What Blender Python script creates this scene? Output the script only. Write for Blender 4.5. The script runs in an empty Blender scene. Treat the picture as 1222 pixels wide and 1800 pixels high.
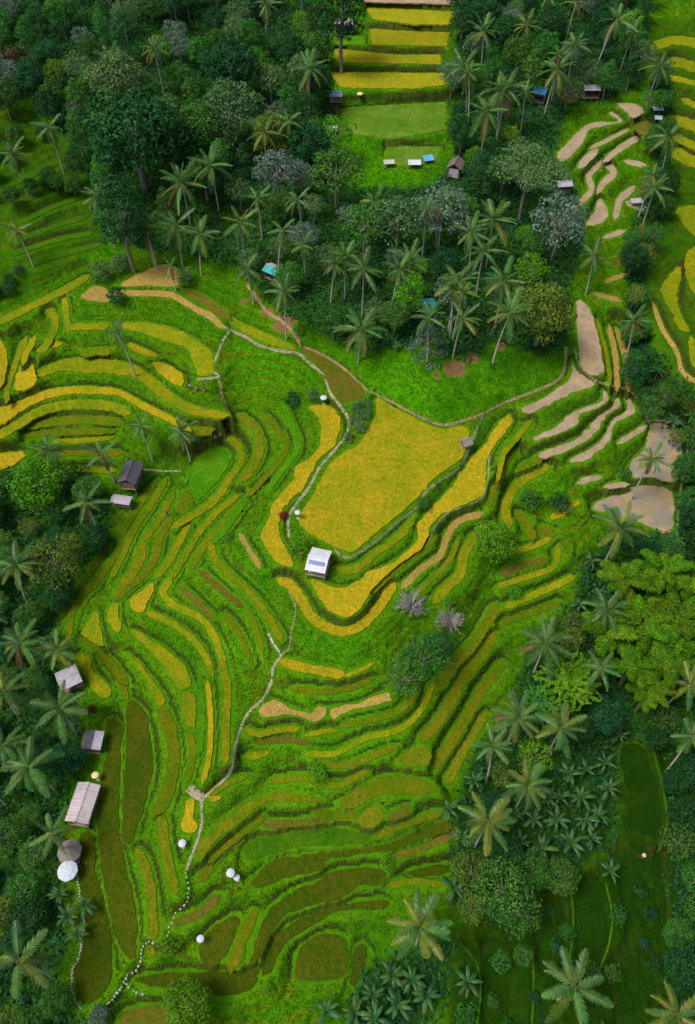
import bpy, bmesh, math, random
import numpy as np
from mathutils import Vector, Matrix
rnd = random.Random(7)
nrs = np.random.RandomState(11)
R = math.radians
SC = bpy.context.scene
COL = SC.collection

# ------------------------------------------------------------------ camera, sky, sun, exposure
PITCH, HCAM, FPX, W0, H0 = 52.0, 110.0, 1450.0, 1222.0, 1800.0
cd = bpy.data.cameras.new('camera'); cam = bpy.data.objects.new('camera', cd); COL.objects.link(cam)
cam.location = (0, 0, HCAM); cam.rotation_euler = (R(90 - PITCH), 0, 0)
cd.sensor_fit = 'VERTICAL'; cd.sensor_height = 36.0; cd.lens = 36.0 * FPX / H0
cd.clip_start = 1.0; cd.clip_end = 6000
SC.camera = cam
SUN_EL, SUN_AZ = 62.0, -110.0          # azimuth measured from +Y towards +X
wd = bpy.data.worlds.new('World'); SC.world = wd; wd.use_nodes = True
nt = wd.node_tree
sky = nt.nodes.new('ShaderNodeTexSky'); sky.sky_type = 'NISHITA'; sky.sun_disc = False
sky.sun_elevation = R(SUN_EL); sky.sun_rotation = R(SUN_AZ)
sky.air_density = 1.0; sky.dust_density = 3.5; sky.ozone_density = 1.0
bg = nt.nodes['Background']; bg.inputs['Strength'].default_value = 0.10
nt.links.new(sky.outputs[0], bg.inputs['Color'])
sl = bpy.data.lights.new('sun', 'SUN'); so = bpy.data.objects.new('sun', sl); COL.objects.link(so)
sl.energy = 2.0; sl.angle = R(22); sl.color = (1.0, 0.97, 0.92)
so.rotation_euler = (R(90 - SUN_EL), 0, R(180 - SUN_AZ))
so.location = (0, 120, 200)
SC.view_settings.view_transform = 'Standard'; SC.view_settings.look = 'None'
SC.view_settings.exposure = 0.50; SC.view_settings.gamma = 1.0
SC.render.engine = 'CYCLES'
SC.cycles.use_denoising = True
SC.cycles.max_bounces = 5; SC.cycles.diffuse_bounces = 3; SC.cycles.transparent_max_bounces = 4

# ------------------------------------------------------------------ helpers
_c, _s = math.cos(R(90 - PITCH)), math.sin(R(90 - PITCH))
def ray(u, v):
    dx, dy = (u - W0 / 2) / FPX, (H0 / 2 - v) / FPX
    return np.array([dx, dy * _c + _s, dy * _s - _c])
def unproj(u, v, z):
    d = ray(u, v); t = (z - HCAM) / d[2]
    return d[0] * t, d[1] * t
def project(x, y, z):
    z = z - HCAM
    yc = y * _c + z * _s; zc = -y * _s + z * _c
    return W0 / 2 + FPX * x / -zc, H0 / 2 - FPX * yc / -zc
STEP = 1.2

def catmull(pts, closed, seg):
    p = np.array(pts, float); n = len(p); out = []
    rng = range(n) if closed else range(n - 1)
    for i in rng:
        if closed: a, b, c, d = p[(i - 1) % n], p[i], p[(i + 1) % n], p[(i + 2) % n]
        else: a, b, c, d = p[max(i - 1, 0)], p[i], p[i + 1], p[min(i + 2, n - 1)]
        k = max(1, int(np.hypot(*(c - b)[:2]) / seg))
        for j in range(k):
            t = j / k
            out.append(0.5 * ((2 * b) + (c - a) * t + (2 * a - 5 * b + 4 * c - d) * t * t + (3 * b - a - 3 * c + d) * t ** 3))
    if not closed: out.append(p[-1])
    return np.array(out)

def ribbon(pts, w=None):
    """centre line (u, v[, w]) in photo pixels -> outline polygon in photo pixels"""
    p = np.array([(q[0], q[1], q[2] if len(q) > 2 else w) for q in pts], float)
    e0, e1 = p[0] - p[1], p[-1] - p[-2]
    for e_, a_ in ((e0, 0), (e1, -1)):
        q_ = p[a_] + e_ / max(np.hypot(e_[0], e_[1]), 1e-6) * 9; q_[2] = p[a_][2] * .45
        p = np.concatenate([[q_], p]) if a_ == 0 else np.concatenate([p, [q_]])
    p = catmull(p, False, 8)
    d = np.gradient(p[:, :2], axis=0); d /= np.maximum(np.hypot(d[:, 0], d[:, 1])[:, None], 1e-6)
    nrm = np.stack([-d[:, 1], d[:, 0]], 1)
    h = p[:, 2] / 2
    tp = np.ones(len(p)) * 1.36; tp[0] = tp[-1] = 0.3
    h = h * tp
    return np.concatenate([p[:, :2] + nrm * h[:, None], (p[:, :2] - nrm * h[:, None])[::-1]])

def obj(name, me, mat=None, parent=None, loc=None):
    o = bpy.data.objects.new(name, me); COL.objects.link(o)
    if mat is not None and me is not None and len(me.materials) == 0: me.materials.append(mat)
    if parent is not None: o.parent = parent
    if loc is not None: o.location = loc
    return o
def tag(o, label=None, cat=None, group=None, kind=None):
    if label: o['label'] = label
    if cat: o['category'] = cat
    if group: o['group'] = group
    if kind: o['kind'] = kind
    return o
def empty(name, loc, rz=0.0, sc=1.0):
    o = bpy.data.objects.new(name, None); COL.objects.link(o)
    o.location = loc; o.rotation_euler = (0, 0, rz); o.scale = (sc,) * 3 if not isinstance(sc, tuple) else sc
    o.empty_display_size = 0.3
    return o
def mesh(name, v, f, smooth=False):
    me = bpy.data.meshes.new(name)
    me.from_pydata([tuple(map(float, q)) for q in v], [], f)
    if smooth: me.polygons.foreach_set('use_smooth', [True] * len(me.polygons))
    me.update(); return me
def mesh_np(name, v, f, smooth=False):
    """fast mesh from numpy, faces all of the same size"""
    me = bpy.data.meshes.new(name); n = f.shape[1]
    me.vertices.add(len(v)); me.vertices.foreach_set('co', v.astype(np.float32).ravel())
    me.loops.add(f.size); me.loops.foreach_set('vertex_index', f.astype(np.int32).ravel())
    me.polygons.add(len(f)); me.polygons.foreach_set('loop_start', np.arange(0, f.size, n, dtype=np.int32))
    me.polygons.foreach_set('loop_total', np.full(len(f), n, np.int32))
    if smooth: me.polygons.foreach_set('use_smooth', np.ones(len(f), bool))
    me.update(calc_edges=True); return me

# ------------------------------------------------------------------ materials
def new_mat(name):
    m = bpy.data.materials.new(name); m.use_nodes = True
    return m, m.node_tree, m.node_tree.nodes['Principled BSDF']
def nd(t, typ, **kw):
    n = t.nodes.new(typ)
    for k, v in kw.items():
        if hasattr(n, k): setattr(n, k, v)
        else: n.inputs[k].default_value = v
    return n
def noise(t, vec, scale, detail=4, rough=0.6):
    n = nd(t, 'ShaderNodeTexNoise'); n.inputs['Scale'].default_value = scale
    n.inputs['Detail'].default_value = detail; n.inputs['Roughness'].default_value = rough
    t.links.new(vec, n.inputs['Vector']); return n.outputs['Fac']
def ramp(t, fac, stops):
    r = nd(t, 'ShaderNodeValToRGB'); e = r.color_ramp.elements
    while len(e) < len(stops): e.new(0.5)
    for k, (p, c) in enumerate(stops):
        e[k].position = p; e[k].color = (*c, 1) if len(c) == 3 else c
    t.links.new(fac, r.inputs['Fac']); return r.outputs['Color']
def mix(t, fac, a, b, mode='MIX'):
    m = nd(t, 'ShaderNodeMix', data_type='RGBA', blend_type=mode)
    for sock, val in ((m.inputs[0], fac), (m.inputs[6], a), (m.inputs[7], b)):
        if isinstance(val, (int, float)): sock.default_value = val
        elif isinstance(val, tuple): sock.default_value = (*val, 1)
        else: t.links.new(val, sock)
    return m.outputs[2]
def mathn(t, op, a, b=0.0, clamp=False):
    m = nd(t, 'ShaderNodeMath', operation=op); m.use_clamp = clamp
    for sock, val in ((m.inputs[0], a), (m.inputs[1], b)):
        if isinstance(val, (int, float)): sock.default_value = val
        else: t.links.new(val, sock)
    return m.outputs[0]
def maprange(t, v, a, b, c=0.0, d=1.0):
    m = nd(t, 'ShaderNodeMapRange'); t.links.new(v, m.inputs[0])
    for k, q in enumerate((a, b, c, d)): m.inputs[k + 1].default_value = q
    return m.outputs[0]
def bump(t, p, h, strength=0.5, dist=0.2):
    b = nd(t, 'ShaderNodeBump'); b.inputs['Strength'].default_value = strength; b.inputs['Distance'].default_value = dist
    t.links.new(h, b.inputs['Height']); t.links.new(b.outputs[0], p.inputs['Normal'])
def worldpos(t): return nd(t, 'ShaderNodeNewGeometry').outputs['Position']

def rice_mat(name, a, b, c, rowy=0.0):
    m, t, p = new_mat(name); pos = worldpos(t)
    n1 = noise(t, pos, 0.16, 7, 0.78); n2 = noise(t, pos, 1.3, 4, 0.7); n3 = noise(t, pos, 5.0, 2, 0.6)
    base = ramp(t, n1, [(0.34, a), (0.5, b), (0.68, c)])
    k = ramp(t, n2, [(0.25, (0.58, 0.76, 0.55)), (0.42, (0.85, 0.95, 0.8)), (0.56, (1.04, 1.0, 1.0)), (0.75, (1.30, 1.14, 1.3))])
    col = mix(t, 1.0, base, k, 'MULTIPLY')
    n4 = noise(t, pos, 2.6, 3, 0.75)
    col = mix(t, 1.0, col, ramp(t, n4, [(0.3, (0.74, 0.80, 0.74)), (0.5, (1, 1, 1)), (0.72, (1.22, 1.16, 1.2))]), 'MULTIPLY')
    rn = nd(t, 'ShaderNodeObjectInfo').outputs['Random']
    v = maprange(t, rn, 0, 1, 0.86, 1.12)
    hs = nd(t, 'ShaderNodeHueSaturation'); t.links.new(col, hs.inputs['Color']); t.links.new(v, hs.inputs['Value'])
    t.links.new(hs.outputs[0], p.inputs['Base Color'])
    p.inputs['Roughness'].default_value = 1.0; p.inputs['Specular IOR Level'].default_value = 0.03
    hh = mathn(t, 'ADD', mathn(t, 'MULTIPLY', n2, 1.0), mathn(t, 'MULTIPLY', n3, 0.55))
    bump(t, p, hh, 0.9, 0.35)
    return m
def soil_mat(name, a, b, wet=None):
    m, t, p = new_mat(name); pos = worldpos(t)
    n1 = noise(t, pos, 0.35, 5, 0.65); n2 = noise(t, pos, 3.2, 4, 0.7)
    col = ramp(t, n1, [(0.3, a), (0.7, b)])
    col = mix(t, 1.0, col, ramp(t, n2, [(0.25, (0.7, 0.68, 0.64)), (0.75, (1.18, 1.15, 1.12))]), 'MULTIPLY')
    nw = noise(t, pos, 0.9, 6, 0.75)
    col = mix(t, maprange(t, nw, 0.54, 0.64, 0, 0.75), col, (0.14, 0.17, 0.04))
    col = mix(t, maprange(t, nw, 0.44, 0.34, 0, 0.6), col, tuple(q * 0.55 for q in a))
    t.links.new(col, p.inputs['Base Color'])
    if wet:
        n3 = noise(t, pos, 0.22, 3, 0.5)
        w = maprange(t, n3, 0.45, 0.58)
        t.links.new(mix(t, w, col, wet), p.inputs['Base Color'])
        t.links.new(maprange(t, n3, 0.45, 0.58, 0.9, 0.25), p.inputs['Roughness'])
    else: p.inputs['Roughness'].default_value = 0.9
    bump(t, p, n2, 0.7, 0.15)
    return m
def plain(name, col, rough=0.6, var=0.25, sc=2.0, metal=0.0, bmp=0.0):
    m, t, p = new_mat(name); pos = nd(t, 'ShaderNodeTexCoord').outputs['Object']
    n1 = noise(t, pos, sc, 5, 0.65)
    lo = tuple(q * (1 - var) for q in col); hi = tuple(min(1, q * (1 + var)) for q in col)
    t.links.new(ramp(t, n1, [(0.3, lo), (0.7, hi)]), p.inputs['Base Color'])
    p.inputs['Roughness'].default_value = rough; p.inputs['Metallic'].default_value = metal
    if bmp: bump(t, p, n1, 0.6, bmp)
    return m
def leaf_mat(name, a, b, c, var=0.22, huev=0.02, trans=0.25, rough=0.6, spec=0.15):
    m, t, p = new_mat(name)
    oi = nd(t, 'ShaderNodeObjectInfo'); tc = nd(t, 'ShaderNodeTexCoord')
    n1 = noise(t, tc.outputs['Object'], 0.75, 3, 0.6); n2 = noise(t, tc.outputs['Object'], 4.5, 2, 0.6)
    f = mathn(t, 'ADD', mathn(t, 'MULTIPLY', n1, 0.6), mathn(t, 'MULTIPLY', n2, 0.4))
    col = ramp(t, f, [(0.36, a), (0.5, b), (0.66, c)])
    hs = nd(t, 'ShaderNodeHueSaturation'); t.links.new(col, hs.inputs['Color'])
    t.links.new(maprange(t, oi.outputs['Random'], 0, 1, 1 - var, 1 + var), hs.inputs['Value'])
    r2 = mathn(t, 'FRACT', mathn(t, 'MULTIPLY', oi.outputs['Random'], 13.7))
    t.links.new(maprange(t, r2, 0, 1, 0.5 - huev, 0.5 + huev), hs.inputs['Hue'])
    t.links.new(hs.outputs[0], p.inputs['Base Color'])
    p.inputs['Roughness'].default_value = rough; p.inputs['Specular IOR Level'].default_value = spec
    tr = nd(t, 'ShaderNodeBsdfTranslucent'); t.links.new(hs.outputs[0], tr.inputs['Color'])
    mx = nd(t, 'ShaderNodeMixShader'); mx.inputs[0].default_value = trans
    out = t.nodes['Material Output']
    t.links.new(p.outputs[0], mx.inputs[1]); t.links.new(tr.outputs[0], mx.inputs[2]); t.links.new(mx.outputs[0], out.inputs['Surface'])
    return m

M = {}
M['G'] = rice_mat('ripe_rice', (0.27, 0.24, 0.007), (0.36, 0.275, 0.009), (0.45, 0.285, 0.016))
M['P'] = rice_mat('ripening_rice', (0.2000, 0.2700, 0.0060), (0.3350, 0.3000, 0.0080), (0.4736, 0.3190, 0.0140))
M['Y'] = rice_mat('yellowing_rice', (0.105, 0.195, 0.004), (0.205, 0.225, 0.005), (0.31, 0.255, 0.008))
M['O'] = rice_mat('olive_rice', (0.0700, 0.1540, 0.0030), (0.1250, 0.1595, 0.0040), (0.1900, 0.1705, 0.0070))
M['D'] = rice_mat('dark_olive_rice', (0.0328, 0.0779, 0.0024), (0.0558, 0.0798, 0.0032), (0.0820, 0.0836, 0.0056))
M['B'] = rice_mat('brown_stubble', (0.085, 0.125, 0.006), (0.125, 0.115, 0.011), (0.17, 0.115, 0.02))
M['T'] = rice_mat('cut_rice', (0.30, 0.22, 0.05), (0.38, 0.25, 0.06), (0.44, 0.28, 0.08))
M['N'] = rice_mat('young_rice', (0.045, 0.18, 0.003), (0.065, 0.22, 0.004), (0.11, 0.25, 0.006))
M['K'] = rice_mat('shaded_green_rice', (0.0084, 0.0384, 0.0018), (0.0132, 0.0484, 0.0018), (0.0240, 0.0570, 0.0024))  # valley floor rice, with the shade there put into its colour
M['V'] = rice_mat('rough_meadow', (0.075, 0.19, 0.010), (0.12, 0.24, 0.014), (0.22, 0.27, 0.05))
M['R'] = rice_mat('far_rice', (0.20, 0.235, 0.008), (0.28, 0.265, 0.009), (0.36, 0.275, 0.011))
M['J'] = rice_mat('growing_rice', (0.028, 0.105, 0.003), (0.045, 0.130, 0.003), (0.085, 0.145, 0.005))
M['S'] = soil_mat('dry_soil', (0.29, 0.205, 0.115), (0.45, 0.33, 0.21))
M['W'] = soil_mat('damp_soil', (0.28, 0.20, 0.09), (0.44, 0.31, 0.16), (0.25, 0.21, 0.15))
M['Q'] = soil_mat('wet_mud', (0.06, 0.075, 0.012), (0.10, 0.09, 0.015), (0.055, 0.06, 0.045))

# ------------------------------------------------------------------ traced paddies: (level, material, outline or (centre line, width))
F = []
def P(l, m, pts): F.append((l, m, catmull(pts, True, 7), 'poly'))
def PS(l, m, pts): F.append((l, m, np.array(pts, float), 'poly'))
def L(l, m, w, pts): F.append((l, m, ribbon(pts, w), 'rib'))
# summit
P(0, 'P', [(664,700),(700,722),(740,742),(776,755),(812,750),(826,765),(818,790),(806,812),(764,840),(731,880),(698,908),(659,940),(622,970),(600,968),(556,945),(529,922),(530,902),(548,876),(562,848),(576,822),(602,798),(630,782),(647,756),(662,730),(660,708)])
P(0.3, 'B', [(532,612),(570,628),(609,655),(636,680),(640,697),(602,707),(585,690),(566,656),(540,626)])
P(0.6, 'Y', [(400,556),(440,575),(480,593),(515,608),(520,616),(490,611),(452,597),(426,584),(402,566)])
P(1.5, 'T', [(213,502),(249,480),(288,466),(311,473),(314,502),(262,503)])
L(1.0, 'T', 8, [(205,516),(288,517),(314,525),(347,545),(370,555),(386,572)])
L(1.1, 'B', 11, [(330,514),(352,524),(375,540),(398,556)])
P(1.0, 'T', [(144,524),(192,531),(190,512),(168,503)])
P(-1, 'G', [(543,715),(579,715),(595,731),(598,754),(586,787),(563,806),(546,836),(533,859),(507,885),(494,904),(492,944),(508,973),(515,996),(487,990),(458,944),(461,931),(474,911),(478,888),(518,842),(520,823),(550,803),(563,783),(564,751),(556,728)])
P(-1.2, 'G', [(545,1018),(580,1031),(603,1034),(633,1022),(645,1008),(685,993),(731,957),(734,924),(773,879),(796,856),(812,830),(835,800),(858,775),(875,745),(895,730),(900,740),(885,765),(868,785),(855,815),(853,860),(836,879),(777,905),(755,930),(745,960),(698,996),(660,1030),(640,1065),(620,1082),(598,1084),(575,1070),(555,1040)])
P(-0.45, 'Y', [(588,1000),(620,996),(650,975),(700,937),(728,905),(728,922),(700,952),(655,985),(625,1010),(595,1008)])
L(-2.4, 'G', 13, [(495,1022),(512,1030),(530,1055),(548,1085),(575,1104),(602,1111),(630,1104),(655,1082),(672,1060),(690,1032)])
L(-2.4, 'T', 9, [(711,1029),(741,1000),(773,977),(787,941),(809,915),(842,905)])
L(-3.5, 'Y', 13, [(767,1055),(783,1036),(809,1009),(816,973),(836,944),(862,928)])
# left amphitheatre
L(0, 'Y', 8, [(114,528),(117,555),(120,576)])
L(0, 'Y', 9, [(122,576),(150,575),(184,574)])
P(0, 'Y', [(216,570),(255,568),(295,575),(334,592),(366,614),(376,634),(373,659),(348,659),(337,628),(327,610),(288,600),(249,585),(216,578)])
L(-0.5, 'Y', 9, [(85,545),(98,560),(97,580),(85,603),(74,616)])
L(-1, 'G', 8, [(72,616),(88,608),(102,606)])
P(-1, 'G', [(226,604),(250,612),(278,627),(262,627),(235,618)])
L(-1, 'O', 10, [(150,622),(170,618),(190,618)])
L(-2, 'Y', 15, [(68,658,10),(108,644,14),(150,643,20),(209,647,18),(250,660,14),(280,685,16),(310,708,14),(350,725,12),(395,730,9)])
P(-1.5, 'G', [(268,642),(290,640),(323,662),(320,680),(300,672)])
P(-1.5, 'G', [(33,650),(50,632),(63,655),(62,675),(42,688),(27,682)])
L(-0.5, 'Y', 8, [(60,598),(50,615),(42,636)])
L(-1.5, 'Y', 8, [(12,702),(15,675),(28,640),(45,600)])
P(-1.0, 'G', [(-10,600),(12,615),(10,665),(-10,690)])
L(0.5, 'Y', 9, [(-10,572),(40,548),(80,528),(120,508),(150,490)])
L(-3, 'G', 12, [(-10,738,24),(33,716,14),(75,697,12),(131,687,10),(196,689,9),(222,697,8),(255,716,9),(300,738,9),(330,755,8)])
L(-3.5, 'Y', 12, [(-10,770),(33,746),(75,722),(130,712),(190,714),(222,725)])
L(-4.5, 'O', 12, [(50,748),(90,742),(150,738),(210,742)])
L(-5, 'O', 9, [(45,765),(100,761),(200,757)])
L(-5.5, 'Y', 7, [(98,777),(150,775),(195,769)])
L(-6.5, 'O', 8, [(108,797),(160,797),(210,797)])
L(-7.5, 'Y', 7, [(108,826),(150,826),(195,829)])
P(-5.5, 'G', [(-10,803),(40,795),(46,801),(20,820),(-10,828)])
P(-3.7, 'O', [(325,755),(350,750),(378,754),(372,765),(345,767)])
# faint narrow steps on the slope at the left edge
L(2.5, 'J', 6, [(60,465),(110,448),(170,432)])
L(3, 'J', 6, [(25,447),(90,425),(155,412)])
L(4, 'J', 6, [(40,420),(100,398),(150,382)])
L(5, 'J', 6, [(45,388),(100,362),(150,345)])
L(6, 'J', 6, [(30,360),(80,338),(130,318)])
L(7, 'J', 6, [(20,325),(65,305),(105,285)])
# left flank of the spur
P(-7, 'N', [(330,850),(352,800),(385,782),(408,800),(395,830),(370,862),(345,880)])
P(-7.8, 'O', [(312,900),(318,875),(345,842),(355,848),(345,880),(330,902)])
L(-4.2, 'O', 11, [(425,734),(448,754),(458,787),(448,816),(429,842)])
L(-6.2, 'Y', 9, [(399,764),(422,790),(425,813),(404,841),(388,868),(366,890),(336,909),(310,924)])
L(-2.1, 'N', 7, [(500,715),(512,745),(524,775),(520,798),(494,830),(474,860)])
L(-3.2, 'O', 8, [(470,735),(488,757),(503,783),(493,810),(464,842),(440,868)])
L(-4.6, 'O', 10, [(470,850),(440,876),(396,918),(362,955),(338,995)])
L(-5.4, 'Y', 8, [(414,876),(382,901),(352,935),(331,970),(305,1012)])
L(-5.4, 'Y', 10, [(298,1022),(287,1040),(297,1058),(320,1072),(350,1085),(372,1110),(385,1140),(392,1160)])
L(-5.6, 'Y', 10, [(391,1166),(400,1208),(398,1264),(397,1335)])
L(-3.3, 'Y', 9, [(372,962),(380,985),(403,1010),(440,1043),(470,1083),(492,1120)])
L(-4.1, 'B', 9, [(355,1008),(388,1036),(421,1063)])
L(-4.8, 'B', 8, [(322,1038),(343,1056),(368,1080)])
L(-6.4, 'Y', 9, [(330,925),(315,955),(300,985),(280,1010)])
P(-6.4, 'G', [(270,1025),(245,1043),(228,1058),(232,1073),(250,1077),(258,1062),(268,1045)])
L(-6.4, 'Y', 9, [(265,1080),(305,1098),(340,1125),(362,1155),(372,1183)])
L(-6.6, 'G', 7, [(366,1205),(371,1264),(368,1330),(358,1372)])
L(-7.3, 'O', 9, [(300,915),(283,942),(276,975),(257,1008),(228,1032),(207,1052)])
P(-7.3, 'Y', [(195,1062),(190,1085),(197,1105),(208,1115),(214,1105),(208,1085),(210,1065)])
P(-7.3, 'Y', [(232,1108),(264,1124),(303,1150),(326,1172),(336,1205),(314,1211),(293,1180),(268,1147),(240,1123)])
P(-7.5, 'Y', [(319,1224),(342,1224),(342,1280),(330,1278)])
L(-7.7, 'O', 9, [(336,1295),(339,1330),(330,1370)])
P(-8.2, 'O', [(245,955),(258,965),(250,995),(228,1025),(200,1050),(212,1020),(235,990)])
P(-8.8, 'Y', [(160,1085),(170,1075),(178,1110),(182,1138),(165,1130),(145,1115)])
P(-8.3, 'Y', [(224,1148),(248,1170),(277,1206),(292,1230),(282,1242),(268,1226),(256,1192),(236,1165)])
L(-8.6, 'O', 17, [(286,1250),(300,1285),(306,1330),(298,1385),(278,1425)])
L(-9.4, 'O', 8, [(215,960),(195,990),(172,1023),(145,1048),(127,1080),(122,1115)])
L(-9.5, 'O', 12, [(175,1150),(198,1172),(219,1198)])
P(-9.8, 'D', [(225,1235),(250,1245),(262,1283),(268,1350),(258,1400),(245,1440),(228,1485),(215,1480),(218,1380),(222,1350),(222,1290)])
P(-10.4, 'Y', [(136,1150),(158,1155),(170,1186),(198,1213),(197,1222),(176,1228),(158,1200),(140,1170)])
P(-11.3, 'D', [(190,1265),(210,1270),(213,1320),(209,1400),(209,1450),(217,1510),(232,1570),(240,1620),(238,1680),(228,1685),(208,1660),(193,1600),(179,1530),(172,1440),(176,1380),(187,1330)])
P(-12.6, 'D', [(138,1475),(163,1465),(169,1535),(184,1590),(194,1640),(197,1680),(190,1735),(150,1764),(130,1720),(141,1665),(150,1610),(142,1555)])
L(-10.4, 'O', 13, [(245,1500),(262,1545),(268,1600),(270,1645)])
L(-9.2, 'O', 14, [(285,1440),(288,1475),(296,1515),(308,1565)])
P(-7.9, 'G', [(330,1405),(345,1408),(340,1435),(347,1455),(335,1466),(320,1462),(322,1440)])
P(-11.8, 'O', [(255,1665),(265,1660),(275,1680),(262,1686)])
L(-2.2, 'T', 7, [(425,945),(440,970),(454,993)])
L(-8.9, 'O', 8, [(290,848),(262,895),(240,925),(220,968),(200,1010)])
L(-8.0, 'O', 8, [(303,872),(282,912),(258,945)])
L(-9.6, 'O', 7, [(272,850),(245,890),(215,938)])
L(-10.6, 'D', 8, [(190,962),(165,1000),(135,1042),(112,1080)])
L(-3.9, 'N', 9, [(452,860),(425,890),(400,925),(378,950)])
L(-5.0, 'O', 7, [(400,1085),(425,1120),(440,1160)])
L(-4.2, 'O', 7, [(437,1075),(452,1110),(460,1140)])
L(-7.0, 'N', 8, [(352,1205),(356,1260),(352,1320)])
L(-10.2, 'O', 9, [(150,1125),(180,1150),(205,1185),(222,1222)])
L(-7.4, 'O', 7, [(375,1395),(400,1378),(430,1366)])
# front of the spur
L(-3.7, 'G', 12, [(500,1165),(535,1175),(570,1181),(598,1186)])
L(-3.7, 'Y', 6, [(613,1187),(635,1178),(652,1169)])
P(-4.9, 'T', [(456,1250),(478,1232),(508,1244),(545,1256),(560,1243),(573,1245),(572,1258),(552,1268),(525,1258),(495,1258),(462,1262)])
P(-4.9, 'T', [(580,1247),(630,1238),(665,1222),(685,1220),(690,1230),(655,1241),(610,1250),(588,1264)])
L(-5.8, 'Y', 8, [(437,1285),(455,1292),(490,1284),(520,1281)])
L(-5.8, 'Y', 7, [(545,1292),(570,1286),(587,1285)])
L(-6.4, 'Y', 8, [(545,1326),(590,1325),(623,1308),(650,1295),(688,1288),(721,1270),(745,1240),(760,1205)])
L(-6.4, 'B', 9, [(455,1305),(500,1300),(535,1305)])
L(-6.8, 'Y', 10, [(437,1330),(465,1325)])
P(-7.6, 'O', [(700,1330),(745,1312),(760,1330),(745,1348),(710,1345)])
P(-8.2, 'O', [(345,1490),(372,1460),(410,1430),(450,1405),(500,1392),(545,1400),(570,1410),(540,1412),(500,1410),(465,1412),(440,1430),(410,1455),(380,1478),(355,1510)])
P(-8.5, 'O', [(598,1408),(650,1375),(690,1364),(750,1375),(765,1392),(700,1395),(655,1402),(625,1420),(598,1418)])
L(-9.2, 'B', 10, [(470,1450),(530,1447),(580,1438)])
P(-9.9, 'J', [(430,1485),(500,1464),(560,1458),(610,1458),(650,1470),(640,1482),(580,1486),(520,1490),(470,1504),(440,1512)])
P(-9.2, 'O', [(628,1446),(652,1420),(670,1420),(675,1435),(655,1455),(640,1455)])
P(-9.2, 'B', [(680,1435),(715,1415),(722,1428),(690,1442)])
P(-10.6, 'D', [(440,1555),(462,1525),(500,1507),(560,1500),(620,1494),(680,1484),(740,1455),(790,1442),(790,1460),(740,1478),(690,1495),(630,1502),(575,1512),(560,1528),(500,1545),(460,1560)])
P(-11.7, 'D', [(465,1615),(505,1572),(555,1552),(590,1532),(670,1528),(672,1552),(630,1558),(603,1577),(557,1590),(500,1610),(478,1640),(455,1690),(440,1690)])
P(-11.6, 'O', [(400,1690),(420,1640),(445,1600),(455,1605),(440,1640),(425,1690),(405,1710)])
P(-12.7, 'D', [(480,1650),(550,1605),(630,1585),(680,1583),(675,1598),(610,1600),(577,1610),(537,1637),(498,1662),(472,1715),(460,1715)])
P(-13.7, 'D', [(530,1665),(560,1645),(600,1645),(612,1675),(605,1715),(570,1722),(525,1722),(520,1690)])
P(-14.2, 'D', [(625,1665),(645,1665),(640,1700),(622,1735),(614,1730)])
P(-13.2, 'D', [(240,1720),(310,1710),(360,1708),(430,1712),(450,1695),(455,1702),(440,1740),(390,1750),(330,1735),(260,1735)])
P(-14.2, 'B', [(215,1780),(260,1770),(300,1772),(290,1810),(220,1810)])
L(-10.4, 'B', 12, [(310,1622),(350,1606),(380,1580)])
P(-11.3, 'D', [(350,1680),(365,1640),(410,1610),(420,1622),(405,1662),(380,1697),(360,1697)])
L(-9.4, 'O', 12, [(355,1545),(385,1505),(425,1472)])
L(-11.2, 'B', 10, [(700,1504),(745,1490),(800,1465)])
P(-12.4, 'D', [(715,1535),(750,1525),(790,1522),(790,1533),(745,1540)])
P(-7.3, 'G', [(366,1404),(388,1400),(390,1404),(372,1411)])
L(-7.1, 'O', 9, [(560,1345),(610,1345),(650,1331),(690,1316)])
L(-7.9, 'O', 9, [(480,1374),(530,1368),(590,1382),(640,1358)])
L(-8.9, 'O', 9, [(560,1428),(600,1434),(622,1432)])
L(-9.0, 'O', 8, [(372,1512),(398,1488),(430,1462),(460,1440)])
L(-5.4, 'O', 8, [(610,1275),(650,1266),(700,1252),(728,1225)])
L(-4.3, 'O', 8, [(520,1212),(560,1216),(610,1212),(650,1196)])
L(-10.1, 'O', 9, [(670,1466),(720,1448),(770,1430)])
L(-12.2, 'O', 9, [(690,1556),(730,1550),(770,1555)])
L(-1.7, 'O', 7, [(655,1040),(690,1008),(735,972),(762,950)])
L(-3.0, 'O', 7, [(735,1040),(765,1012),(790,985),(805,950)])
L(-0.6, 'Y', 7, [(930,745),(905,775),(885,800),(876,840)])
L(-1.9, 'O', 8, [(905,790),(890,815),(872,850),(862,885)])
# right shoulder: bare soil steps
P(1.5, 'S', [(1014,532),(1029,535),(1041,556),(1054,603),(1060,654),(1040,659),(1024,645),(1018,615)])
P(0.6, 'S', [(1006,633),(1013,652),(1045,675),(1010,690),(964,711),(931,727),(915,718),(947,705),(983,682),(1003,665)])
P(-0.6, 'S', [(1060,686),(1070,698),(1060,712),(1018,730),(1010,750),(940,775),(935,770),(978,750),(1010,724),(1049,710),(1060,700)])
P(-1.8, 'S', [(1073,684),(1091,710),(1065,732),(1052,755),(1022,780),(960,806),(948,797),(1010,773),(1036,750),(1055,730),(1080,712)])
P(-3.0, 'S', [(1092,692),(1111,708),(1118,724),(1078,747),(1072,773),(1030,808),(1000,809),(1048,783),(1068,757),(1075,740),(1103,720)])
L(-4, 'S', 7, [(1092,776),(1112,764),(1130,753)])
P(-5.2, 'W', [(1144,747),(1173,748),(1197,777),(1190,845),(1150,840),(1108,838),(1108,815),(1135,785)])
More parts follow.
